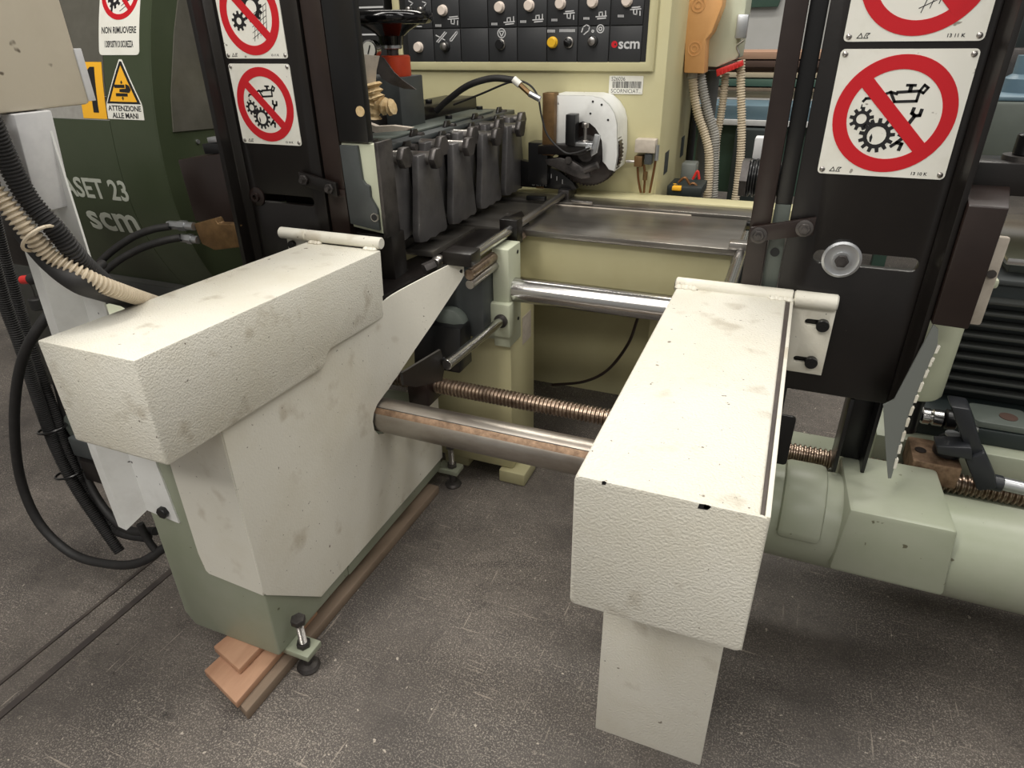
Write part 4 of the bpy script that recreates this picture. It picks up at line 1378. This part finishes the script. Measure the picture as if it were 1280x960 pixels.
# ================================================================== RIGHT UNIT
# hinged cover
cv = thing('hinged_cover', 'cream hammered-finish box cover hinged on the black plate with big washer', 'cover', (-.07, 1.0, .75))
b = B(); b.prism(rrect(-.186, .032, .749, .962, .004, 3), 'y', .646, 1.362, .0); b.obj('cover_box', 'cream_paint', cv)
b = B(); b.prism(rrect(-.186, .042, .747, .964, .008, 3), 'y', .641, .646, .0015); b.obj('front_plate', 'cream_paint', cv)
b = B(); b.hexa([(.030, .646, .75), (.0365, .646, .75), (.0395, 1.36, .75), (.030, 1.36, .75), (.0300, .646, .957), (.0365, .646, .957), (.0395, 1.36, .960), (.0300, 1.36, .960)]); b.obj('side_gap', 'iron_strip', cv)
b = B(); b.hexa([(.037, .646, .745), (.043, .646, .745), (.046, 1.36, .745), (.040, 1.36, .745), (.037, .646, .962), (.043, .646, .962), (.046, 1.36, .962), (.040, 1.36, .962)], .001); b.obj('side_plate', 'cream_smooth', cv)
b = B(); b.cyl((-.190, 1.378, .962), (.044, 1.378, .962), .0165, 24, None, .002); b.obj('hinge_tube', 'cream_smooth', cv)
b = B(); b.cyl((.046, 1.378, .962), (.128, 1.378, .962), .0165, 24, None, .003); b.obj('hinge_tube', 'cream_smooth', cv)
b = B(); b.cyl((-.1915, 1.378, .962), (-.1895, 1.378, .962), .012, 20); b.obj('tube_end', 'brown_black', cv)
for x0 in (-.165, .022):
    b = B()
    for k in range(5):
        b.lathe([(.004, -.006), (.008, -.003), (.009, 0), (.006, .004), (.001, .006)], (x0 + (k - 2) * .008, 1.361 + .003 * (k % 2), .963), (0, 0, 1), 10)
    b.obj('weld_bead', 'cream_smooth', cv)
hp = B()
hp.prism([(.048, .80), (.128, .80), (.128, .962), (.048, .962)], 'y', 1.378, 1.388, .001, [slot(.075, .118, .915, .0065), slot(.068, .112, .830, .0065)])
o = hp.obj('hinge_plate', 'cream_smooth', cv)
for (x, z) in ((.109, .913), (.103, .829)):
    q = B(); q.cyl((x, 1.366, z), (x, 1.380, z), .0125, 20, None, .001); q.cyl((x, 1.3655, z), (x, 1.367, z), .007, 6); q.obj('socket_screw', 'black_plastic', o)
for (u, v, a, c_) in ((880, 634, .007, .004), (884, 634, .004, .003), (755, 604, .003, .003)):
    p = px(u, v, y=.6405)
    b = B(); b.plate([(-a, -c_), (a * .6, -c_ * .8), (a, c_ * .5), (a * .2, c_), (-a * .8, c_ * .7)], lambda s, t, h: (p.x + s, .6412 - h, p.z + t), .0005); b.obj('paint_chip', 'print_black', cv)

lg = thing('leg_guard', 'cream textured guard box hanging below the cover by the black plate with big washer', 'guard', (-.07, 1.0, .26))
b = B(); b.box(-.172, .026, .80, 1.36, .26, .745, .003); b.obj('guard_box', 'cream_paint', lg)

# pedestal below, hidden by the guard from the front
b = B(); b.box(-.165, .02, 1.08, 1.32, 0, .258, .006); tag(b.obj('unit_pedestal', 'green_paint'), 'green pedestal under the cream guard of the movable unit', 'pedestal')

# slotted plate with signs
rp = thing('slotted_plate', 'black steel support plate with slot and big zinc washer', 'plate', (.12, YR, .74))
b = B(); b.prism([(.012, .752), (.262, .752), (.262, 1.72), (.012, 1.72)], 'y', YR, YR + .02, .002, [slot(.066, .249, 1.048, .013)]); b.obj('plate', 'black_paint', rp)
b = B(); b.prism([(.262, YR), (.270, YR - .01), (.276, YR - .040), (.286, YR - .040), (.286, YR + .02), (.262, YR + .02)], 'z', .752, 1.72, .002); b.obj('flange', 'black_paint', rp)
b = B(); b.lathe([(.0355, 0), (.0355, .004), (.031, .006), (.028, .0045), (.016, .006), (.016, .010)], (.117, YR - .0005, 1.047), (0, -1, 0), 36); o = b.obj('washer', 'zinc', rp)
q = B(); q.hexnut((.117, YR - .010, 1.047), (0, -1, 0), .013, .008); q.cyl((.117, YR - .010, 1.047), (.117, YR - .022, 1.047), .007, 12); q.obj('nut', 'dark_steel', o)
b = B(); b.box(-.060, -.022, YR - .004, YR + .035, .94, 1.72, .002); b.obj('guide_post', 'brown_black', rp)
b = B(); b.box(-.020, .010, YR + .012, YR + .03, .96, 1.14, .001); b.obj('grey_spacer', 'grey_green', rp)
b = B(); b.cyl((-.005, YR + .0105, 1.045), (-.005, YR + .0125, 1.045), .009, 16); b.obj('bolt_hole', 'print_black', rp)
b = B(); b.box(-.020, .010, YR + .014, YR + .03, 1.14, 1.72, .001); b.obj('dark_spacer', 'black_plastic', rp)
lk = B(); lk.hexa([(-.058, YR - .018, 1.067), (.058, YR - .018, 1.093), (.058, YR - .006, 1.093), (-.058, YR - .006, 1.067), (-.058, YR - .018, 1.098), (.058, YR - .018, 1.127), (.058, YR - .006, 1.127), (-.058, YR - .006, 1.098)], .002)
o = lk.obj('link_bar', 'brown_black', rp)
for (x, z) in ((-.040, 1.084), (.040, 1.105)):
    q = B(); q.lathe([(.016, 0), (.016, .003), (.013, .004)], (x, YR - .018, z), (0, -1, 0), 20); q.hexnut((x, YR - .021, z), (0, -1, 0), .0115, .006); q.cyl((x, YR - .02, z), (x, YR - .034, z), .005, 12); q.obj('nut', 'dark_steel', o)
# legs under the plate
b = B(); b.box(.195, .203, YR, YR + .08, .563, .750, .001); b.box(.203, .262, YR + .072, YR + .08, .563, .750, .001); b.box(.254, .262, YR + .02, YR + .072, .563, .750, .001); b.obj('channel_leg', 'black_plastic', rp)
b = B(); b.box(.045, .070, YR + .01, YR + .05, .62, .752, .003); b.obj('rear_leg', 'black_paint', rp)
b = B(); b.prism(rrect(.050, .098, .575, .700, .008), 'y', YR - .03, YR - .022, .001); b.obj('drop_plate', 'black_plastic', rp)

tp_ = thing('threaded_knob', 'black ribbed threaded knob behind the guide post of the plate with washer', 'knob', px(935, 220, y=1.75))
p = px(938, 222, y=1.75)
b = B(); b.tube([p + V((-.005, 0, 0)), p + V((.10, 0, 0))], .042, 24, 6, (.011, .003)); b.obj('ribbed_barrel', 'black_plastic', tp_)
b = B(); b.cyl(p + V((-.022, 0, 0)), p + V((-.005, 0, 0)), .047, 6); b.obj('hex_flange', 'dark_steel', tp_)
b = B(); b.box(.02, .06, YR + .021, 1.79, p.z - .02, p.z + .02, .003); b.obj('support_arm', 'black_paint', tp_)
b = B(); ybox(b, 944, 172, 952, 200, 1.76, 1.80); b.obj('clip', 'dull_white', tp_)

# bracket block at the side of the plate
sb = thing('side_bracket', 'chunky black steel block bolted to the flange of the plate with washer', 'bracket', (.33, YR, .96))
zt_, zb_ = 1.175, .955
b = B(); b.hexa([(.287, YR - .05, zb_), (.345, YR - .055, zb_), (.36, YR + .05, zb_), (.287, YR + .05, zb_), (.287, YR - .05, zt_), (.345, YR - .055, zt_), (.36, YR + .05, zt_ + .03), (.287, YR + .05, zt_ + .03)], .003); b.obj('block', 'brown_black', sb)
b = B(); b.box(.287, .40, YR + .02, YR + .10, 1.18, 1.235, .003); b.obj('arm', 'black_paint', sb)
b = B(); b.cyl((.372, YR + .06, 1.235), (.372, YR + .06, 1.243), .034, 24); o = b.obj('washer', 'dark_steel', sb)
q = B(); q.cyl((.372, YR + .06, 1.243), (.372, YR + .06, 1.278), .021, 24, None, .002); q.obj('bolt_head', 'black_plastic', o)
b = B(); b.box(.335, .392, YR + .055, YR + .07, .925, 1.10, .005); o = b.obj('cream_plate', 'cloth_grey', sb)
q = B(); q.cyl((.38, YR + .051, 1.03), (.38, YR + .056, 1.03), .008, 12); q.obj('screw', 'dark_steel', o)

# chipped blade-like sheet
bs = thing('chipped_sheet', 'grey pointed sheet with chipped cream edge below the black flange', 'sheet', px(1112, 598, y=1.34))
pts = ((1167, 406), (1173, 412), (1172, 432), (1163, 452), (1135, 521), (1114, 598), (1110, 598), (1107, 560), (1104, 507), (1118, 500))
b = B(); ypoly(b, pts, 1.338, 1.344); b.obj('sheet', 'motor_grey', bs)
edge = ((1174, 432), (1160, 462), (1147, 494), (1136, 523), (1126, 556), (1117, 590))
for i, (p, q_) in enumerate(zip(edge[:-1], edge[1:])):
    for (f0, f1) in ((.02, .33), (.52, .88)):
        u0, v0 = p[0] + (q_[0] - p[0]) * f0, p[1] + (q_[1] - p[1]) * f0
        u1, v1 = p[0] + (q_[0] - p[0]) * f1, p[1] + (q_[1] - p[1]) * f1
        b = B(); ypoly(b, ((u0 - 2, v0), (u0 + 2, v0 + 1), (u1 + 2, v1), (u1 - 1.5, v1)), 1.3365, 1.3455); b.obj('paint_chip', 'cream_smooth', bs)

# vertical spindle motor
vm = thing('spindle_motor', 'pale green vertical spindle motor behind the chipped sheet', 'motor', (.345, 1.58, .68))
b = B(); b.lathe([(.052, 0), (.056, .006), (.056, .215), (.050, .225), (.050, .245), (.058, .248), (.058, .275)], (.345, 1.585, .700), (0, 0, 1), 36); b.obj('motor_body', 'pale_green', vm)
b = B(); b.box(.295, .43, 1.56, 1.68, .965, .985, .006); b.obj('mount_flange', 'pale_green', vm)
b = B(); b.cyl((.345, 1.585, .60), (.345, 1.585, .70), .030, 20); b.obj('spindle', 'black_plastic', vm)

# finned motor
fm = thing('finned_motor', 'black finned motor housing behind the clamp lever', 'motor', (.75, 1.8, .55))
b = B(); b.box(.40, 1.25, 1.80, 2.05, .60, .905, .006); b.obj('housing', 'dark_teal', fm)
nf = 9
for k in range(nf):
    z = .632 + k * .029
    b = B(); b.box(.40, 1.25, 1.765, 1.80, z, z + .009, .002); b.obj('cooling_fin', 'fin_black', fm)
b = B(); b.box(.39, 1.25, 1.79, 2.06, .905, .918, .003); b.obj('top_plate', 'slate_grey', fm)

# carriage casting
ca = thing('carriage_casting', 'pale green cast carriage sleeve around the round column', 'casting', (.5, ycol, .33))
ZK, RK = .445, .108
b = B(); b.rings([V((x, ycol, ZK)) for x in (.048, .056, .56, .62, .70, 1.3)], [V((1, 0, 0))] * 6, [.100, RK, RK, RK, .118, .122], 48); b.obj('sleeve', 'green_paint', ca)
b = B(); b.prism(arc2(ycol, ZK, RK + .012, 20, 175, 16) + [(ycol - .06, ZK), (ycol + .06, ZK)], 'x', .10, .19, .012); b.obj('saddle_rib', 'green_paint', ca)
boss = [(1.248, .555), (1.262, .565), (1.475, .563), (1.485, .555), (1.485, .42), (1.264, .42), (1.255, .48)]
t0 = B()
t0.hexa([(.218, 1.252, .40), (.438, 1.252, .40), (.445, 1.50, .40), (.205, 1.50, .40), (.228, 1.262, .562), (.424, 1.262, .562), (.415, 1.488, .562), (.214, 1.488, .562)], .010)
t0.obj('boss', 'green_paint', ca)
b = B(); b.box(.05, 1.3, 1.47, 1.72, .36, .462, .006); b.obj('slideway', 'green_paint', ca)
# bronze nut and brackets beside the boss
bn = thing('bronze_nut_plate', 'brown nut plate behind the carriage boss with lead screw', 'plate', (.44, 1.53, .5))
b = B(); b.box(.365, .463, 1.49, 1.60, .515, .572, .004); o = b.obj('plate', 'rusty_key', bn)
for (x, y) in ((.385, 1.54), (.44, 1.575)):
    q = B(); q.cyl((x, y, .572), (x, y, .574), .012, 16); q.obj('bolt_hole', 'brown_black', o)

cl = thing('clamp_lever', 'black clamp lever with round boss and steel handle beside the finned motor', 'clamp lever', (.5, 1.5, .57))
P_ = lambda u, v, y=1.55: px(u, v, y=y)
b = B(); p = P_(1184, 563); b.lathe([(.030, -.055), (.034, -.048), (.030, -.040), (.022, -.036), (.026, -.02), (.030, 0), (.026, .03), (.016, .042)], p, (0, 0, 1), 24); b.obj('pivot_boss', 'lever_black', cl)
b = B(); b.lathe([(.016, 0), (.016, .004), (.009, .004)], p + V((0, 0, .042)), (0, 0, 1), 20); b.obj('pivot_cap', 'zinc', cl)
b = B(); ypoly(b, ((1188, 508), (1214, 512), (1230, 566), (1224, 574), (1212, 576), (1202, 548)), 1.50, 1.56, .006); b.obj('lever_web', 'lever_black', cl)
b = B(); ypoly(b, ((1170, 558), (1215, 560), (1216, 576), (1172, 568)), 1.48, 1.53, .004); b.obj('lever_arm', 'lever_black', cl)
b = B(); ypoly(b, ((1206, 574), (1232, 566), (1245, 595), (1247, 612), (1222, 615)), 1.49, 1.535, .006); b.obj('lower_arm', 'lever_black', cl)
b = B(); p = px(1246, 603, y=1.52); b.cyl(p + V((-.03, 0, 0)), p + V((.01, 0, -.002)), .019, 20, None, .002); b.obj('handle_socket', 'lever_black', cl)
b = B(); b.cyl(p + V((.008, 0, 0)), p + V((.07, 0, -.004)), .0155, 20, None, .002); b.obj('handle_bush', 'zinc', cl)
b = B(); b.cyl(p + V((.07, 0, -.004)), p + V((.25, 0, -.01)), .009, 16); b.obj('handle_rod', 'steel', cl)
cj = thing('chuck_joint', 'shiny steel joint with black sleeve left of the clamp lever', 'joint', px(1165, 522, y=1.62))
p = px(1150, 519, y=1.62)
b = B(); b.lathe([(.016, 0), (.020, .004), (.020, .018), (.016, .022), (.020, .026), (.020, .045), (.014, .05)], p, (1, 0, .02), 24); b.obj('joint_body', 'chrome', cj)
b = B(); b.cyl(p + V((.05, 0, .001)), p + V((.075, 0, .001)), .024, 20, None, .003); b.obj('black_sleeve', 'black_plastic', cj)
b = B(); b.cyl(p + V((.07, .01, .002)), p + V((.13, .03, -.03)), .010, 14); b.obj('shaft', 'chrome', cj)
ms = thing('motor_slide', 'dark slide plate with steel lug and rusty hole under the finned motor', 'slide', (.7, 1.7, .56))
b = B(); b.box(.36, 1.25, 1.64, 2.0, .56, .60, .004); b.obj('slide_bar', 'dark_teal', ms)
b = B(); b.prism(rrect(.50, .615, 1.645, 1.74, .012), 'z', .602, .618, .002); o = b.obj('steel_lug', 'grey_green', ms)
q = B(); q.cyl((.575, 1.69, .618), (.575, 1.69, .6195), .019, 20); q.obj('rusty_hole', 'wood_dark', o)
b = B(); b.box(.30, 1.25, 1.60, 2.05, .45, .56, .004); b.obj('slide_base', 'green_paint', ms)
sj = thing('small_adjuster', 'small dark adjuster with ring behind the black channel leg', 'adjuster', (.24, 1.5, .56))
b = B(); b.cyl((.245, 1.52, .56), (.245, 1.52, .66), .012, 14); b.obj('stem', 'black_plastic', sj)
b = B(); b.lathe([(.024, 0), (.024, .006), (.012, .008)], (.245, 1.52, .575), (0, 0, 1), 20); b.obj('ring', 'dark_steel', sj)

# machinery further right
gm = thing('tool_unit', 'grey green machine head block behind the black plate with washer', 'machine unit', (.7, 2.2, 1.1))
b = B(); b.box(.36, 1.3, 1.95, 2.5, 1.165, 1.285, .006); b.obj('head_block', 'grey_green', gm)
b = B(); b.box(.37, 1.3, 1.96, 2.5, 1.286, 1.296, .003); b.obj('top_sheet', 'blue_grey', gm)
b = B(); b.box(.36, 1.3, 1.99, 2.45, 1.10, 1.164, .004); b.obj('lower_rail', 'pale_green', gm)
b = B(); p = px(1275, 92, y=2.1); b.lathe([(.05, 0), (.05, .03), (.035, .04), (.035, .08)], (p.x + .02, 2.1, 1.296), (0, 0, 1), 24); b.obj('cap', 'blue_grey', gm)
b = B(); ybox(b, 1258, -40, 1330, 66, 2.3, 2.42, .004); b.obj('upper_column', 'dark_teal', gm)
b = B(); ybox(b, 1266, 60, 1330, 105, 2.25, 2.45, .004); b.obj('column_foot', 'dark_steel', gm)
st_ = thing('side_table', 'shiny steel side table beside the black block', 'table', (1.0, 2.2, .85))
b = B(); b.box(.50, 1.4, 1.82, 2.30, .945, .962, .003); b.obj('table_top', 'chrome', st_)
b = B(); b.box(.52, 1.4, 1.86, 2.30, .86, .944, .004); b.obj('apron', 'grey_green', st_)
for k, (zz, mm) in enumerate(((1.02, 'wood_pale'), (1.07, 'wood_dark'), (1.12, 'wood_pale'))):
    b = B(); b.box(.5, 2.4, 3.0, 3.2, zz - .028, zz + .018, .003)
    tag(b.obj('timber_beam', mm), ('pale timber beam behind the side table, lowest of three', 'dark timber beam behind the side table', 'pale timber beam behind the side table, topmost of three')[k], 'timber')

# ================================================================== LEFT HOSES
def hose(name, pts, r, m, label, corr=None, cat='hose'):
    q = B(); q.tube([px(u, v, y=y) for (u, v, y) in pts], r, 14, 8, corr)
    return tag(q.obj(name, m), label, cat)


hose('corrugated_hose', ((-30, 215, .70), (0, 246, .71), (30, 283, .72), (62, 318, .74), (110, 348, .77), (155, 366, .84), (205, 382, 1.02)), .0135, 'beige_hose', 'beige corrugated hose crossing in front of the white post', (.0085, .003))
hose('corrugated_hose', ((-15, 145, .72), (8, 198, .73), (35, 248, .74), (70, 288, .755), (105, 330, .79), (150, 368, .92), (185, 385, 1.06)), .0165, 'black_rubber', 'thick black corrugated hose running beside the beige corrugated hose', (.006, .0014))
hose('black_hose', ((30, 290, .745), (62, 327, .745), (95, 353, .75), (125, 364, .80), (160, 374, .90), (200, 386, 1.05)), .018, 'black_rubber', 'smooth black hose bundle under the beige corrugated hose')
hose('corrugated_hose', ((8, 120, .84), (14, 160, .84), (20, 200, .84), (30, 250, .85), (50, 300, .87)), .016, 'black_rubber', 'black corrugated hose hanging straight under the taupe box', (.006, .0014))
b = B(); p = px(12, 150, y=.84); b.cyl(p, p + V((0, 0, .055)), .026, 20, None, .003); tag(b.obj('hose_gland', 'black_plastic'), 'black hose gland under the taupe box', 'gland')
hose('corrugated_hose', ((-25, 270, .95), (-8, 330, .95), (8, 385, .95), (25, 430, .95), (48, 500, .95), (70, 560, .95), (95, 610, .94), (125, 655, .93), (150, 690, .92)), .0145, 'black_rubber', 'black corrugated hose falling past the loop down to the floor', (.006, .0013))
hose('corrugated_hose', ((-10, 260, 1.0), (5, 320, 1.0), (20, 370, 1.0), (38, 430, 1.0), (62, 500, .98), (85, 565, .97), (115, 625, .96), (145, 662, .95), (185, 672, .93)), .0135, 'black_rubber', 'second black corrugated hose tied beside the falling hose', (.006, .0013))
hose('black_hose', ((70, 470, 1.0), (85, 530, 1.0), (105, 590, .98), (130, 635, .96), (160, 662, .94), (195, 664, .92)), .0115, 'black_rubber', 'thin black hose curving into the back of the green pedestal')
hose('black_hose', ((128, 330, 1.2), (85, 368, 1.0), (48, 410, .92), (25, 460, .90), (18, 530, .88), (26, 600, .87), (50, 655, .86), (90, 692, .86), (135, 705, .87), (175, 703, .88), (215, 678, .92)), .0125, 'black_rubber', 'thick smooth black hose hanging in a big loop beside the pedestal')
hose('black_hose', ((175, 655, .90), (185, 675, .90), (196, 690, .90)), .010, 'black_rubber', 'short black hose end beside the white post foot')
for (u, v) in ((55, 536), (76, 592)):
    p = px(u + 10, v, y=.955); b = B()
    rim = [p + V((.045 * math.cos(a), .03 * math.sin(a), .012 * math.cos(a))) for a in [2 * PI * k / 20 for k in range(21)]]
    b.tube(rim, .0035, 8, 1, None, False); tag(b.obj('cable_tie', 'black_plastic'), ('upper' if v < 560 else 'lower') + ' black cable tie around the falling hoses', 'cable tie', 'cable ties on the falling hoses')
p = px(50, 298, y=.73); b = B()
rim = [p + V((.030 * math.cos(a) * .8, .03 * math.sin(a), .030 * math.cos(a) * .75)) for a in [2 * PI * k / 20 for k in range(21)]]
b.tube(rim, .003, 8, 1, None, False); tag(b.obj('cable_tie', 'beige_hose'), 'beige cable tie binding the beige hose to the black hose', 'cable tie')
hose('hydraulic_hose', ((110, 345, 1.35), (135, 318, 1.38), (165, 297, 1.41), (190, 287, 1.43), (212, 283, 1.45)), .011, 'black_rubber', 'upper black hydraulic hose leading to the brass manifold')
hose('hydraulic_hose', ((118, 352, 1.35), (145, 328, 1.38), (175, 311, 1.41), (205, 301, 1.43), (226, 297, 1.45)), .011, 'black_rubber', 'lower black hydraulic hose leading to the brass manifold')
mf = thing('brass_manifold', 'dull brass manifold block with two hose couplings beside the black plate', 'manifold', px(265, 310, y=1.47))
b = B(); ypoly(b, ((242, 280), (268, 273), (272, 280), (300, 281), (302, 309), (268, 313), (252, 305)), 1.46, 1.49, .003); b.obj('block', 'brass_dull', mf)
for (a, c_) in (((211, 281), (243, 283)), ((226, 297), (248, 300))):
    p, q_ = px(*a, y=1.46), px(*c_, y=1.46); b = B(); d = (q_ - p)
    b.cyl(p, p + d * .4, .013, 6); b.cyl(p + d * .42, p + d * .7, .016, 6); b.cyl(p + d * .7, q_, .012, 16); b.obj('coupling', 'zinc', mf)
# dark side box left of the plate
sbx = thing('side_box', 'dark brown sheet box with small latch left of the slotted plate', 'box', px(250, 275, y=1.6))
b = B(); ypoly(b, ((222, 200), (278, 192), (300, 290), (244, 276)), 1.56, 1.70, .003); b.obj('box_body', 'brown_black', sbx)
b = B(); ypoly(b, ((252, 180), (275, 180), (277, 192), (256, 193)), 1.58, 1.64, .002); b.obj('latch_base', 'black_plastic', sbx)
b = B(); b.box(-1.62, -1.40, 1.60, 1.66, 1.0, 1.05, .003); b.box(-1.44, -1.40, 1.523, 1.66, 1.0, 1.05, .003); b.obj('mounting_arm', 'black_paint', sbx)
b = B(); ypoly(b, ((258, 172), (274, 171), (275, 178), (260, 179)), 1.59, 1.62, .002); b.obj('latch', 'zinc', sbx)
# flask-like motor behind the cover
gmm = thing('grey_motor', 'grey green round motor housing peeking out behind the cover', 'motor', (-1.5, 1.05, .55))
b = B(); p = px(90, 408, y=1.12); b.lathe([(.05, 0), (.085, .02), (.09, .05), (.09, .16)], (p.x + .06, 1.06, p.z - .05), (0, 1, 0), 28); b.obj('end_cap', 'pale_green', gmm)
b = B(); p = px(95, 540, y=1.0); b.lathe([(.02, 0), (.045, .01), (.05, .03), (.05, .10)], (p.x + .02, .98, p.z + .02), (0, 1, 0), 24); b.obj('lower_cap', 'grey_green', gmm)
b = B(); b.box(p.x + .02, p.x + .16, .96, 1.05, p.z - .05, p.z + .01, .004); b.obj('terminal_cover', 'slate_grey', gmm)
b = B(); b.box(p.x + .05, p.x + .12, .95, 1.05, p.z - .12, p.z - .051, .004); b.obj('terminal_box', 'black_paint', gmm)
# plug on a chain
pg = thing('hanging_plug', 'red and black plug with cap dangling beside the white post', 'plug', px(48, 385, y=1.1))
p, q_ = px(10, 357, y=1.1), px(39, 349, y=1.1)
b = B(); b.cyl(px(28, 350, y=1.1), q_, .012, 14, None, .002); b.obj('red_collar', 'red_plastic', pg)
b = B(); b.cyl(px(8, 358, y=1.1), px(14, 355, y=1.1), .012, 14, None, .002); b.obj('red_collar', 'red_plastic', pg)
b = B(); b.cyl(q_, px(63, 342, y=1.1), .015, 16); b.obj('plug_body', 'black_rubber', pg)
b = B(); b.tube([px(36, 352, y=1.1), px(41, 362, y=1.1), px(44, 372, y=1.1)], .0018, 6, 4); b.obj('chain', 'dark_steel', pg)
b = B(); b.cyl(px(44, 372, y=1.1), px(49, 386, y=1.1), .019, 16, None, .003); b.obj('cap', 'black_rubber', pg)
# pale far machine behind hoses
fmh = B(); fmh.box(-3.4, -2.3, 2.3, 2.7, 0, .75, .02)
tag(fmh.obj('far_cabinet', 'taupe_paint'), 'beige cabinet on the floor behind the hoses', 'cabinet')
b = B(); ybox(b, -30, 225, 58, 338, 1.25, 1.4, .01)
tag(b.obj('dark_motor_box', 'black_paint'), 'black box hanging behind the beige corrugated hose', 'box')

# ================================================================== FAR BACKGROUND
YF = 4.6
rk = thing('timber_rack', 'timber storage rack with planks behind the conduits', 'rack', (0, YF, 0))
for x in (-.9, .6, 2.2):
    b = B(); b.box(x, x + .08, YF + .3, YF + .38, 0, 2.2, .003); b.obj('rack_post', 'far_green', rk)
zz = px(940, 120, y=YF).z
b = B(); b.box(-1.0, 2.4, YF, YF + .5, px(940, 118, y=YF).z - .02, px(940, 118, y=YF).z + .02, .003); b.obj('shelf_rail', 'wood_pale', rk)
b = B(); b.box(-1.0, 2.4, YF, YF + .5, px(940, 86, y=YF).z - .02, px(940, 86, y=YF).z + .01, .003); b.obj('shelf_rail', 'wood_dark', rk)
for (v0, v1, m, lab) in ((64, 74, 'wood_pink', 'pinkish plank on top of the timber rack'), (75, 84, 'wood_dark', 'reddish brown plank under the pinkish plank'), (90, 97, 'wood_pale', 'pale plank on the middle shelf of the timber rack'), (98, 108, 'far_green', 'green board on the middle shelf of the timber rack'), (109, 114, 'wood_grey', 'grey plank under the green board')):
    z1, z0 = px(940, v0, y=YF - .05).z, px(940, v1, y=YF - .05).z
    b = B(); b.box(-1.0 + random.random() * .2, 2.3, YF - .05, YF + .4, z0, z1 - .003, .003)
    tag(b.obj('timber_plank', m), lab, 'plank')
bm_ = thing('blue_machine', 'blue grey machine with dark base standing under the timber rack', 'machine', (0, 4.0, 0))
z1, z0 = px(940, 132, y=4.2).z, px(940, 152, y=4.2).z
b = B(); b.box(-.9, .6, 4.2, 4.55, z0, z1, .005); b.obj('blue_beam', 'blue_grey', bm_)
b = B(); b.box(-.9, .6, 4.18, 4.2, z0 - .02, z0 + .01, .003); b.obj('light_edge', 'dull_white', bm_)
b = B(); b.box(-.33, -.10, 4.1, 4.5, 0, z0 - .03, .006); b.obj('dark_base', 'dark_teal', bm_)
b = B(); b.box(-.9, .6, 4.3, 4.5, .55, z0 - .03, .006); b.obj('green_back', 'far_green', bm_)
for k in range(2):
    x = -1.0 + k * 1.1
    b = B(); b.hexa([(x, 7.9, 1.6), (x + .6, 7.9, 1.6), (x + .6, 7.98, 1.6), (x, 7.98, 1.6), (x + .5, 7.9, 3.0), (x + .9, 7.9, 3.0), (x + .9, 7.98, 3.0), (x + .5, 7.98, 3.0)], .01)
    tag(b.obj('wall_board', 'far_green'), ('green slanted panel leaning on the far wall beside the conduits', 'green slanted panel on the far wall behind the black plate')[k], 'panel')
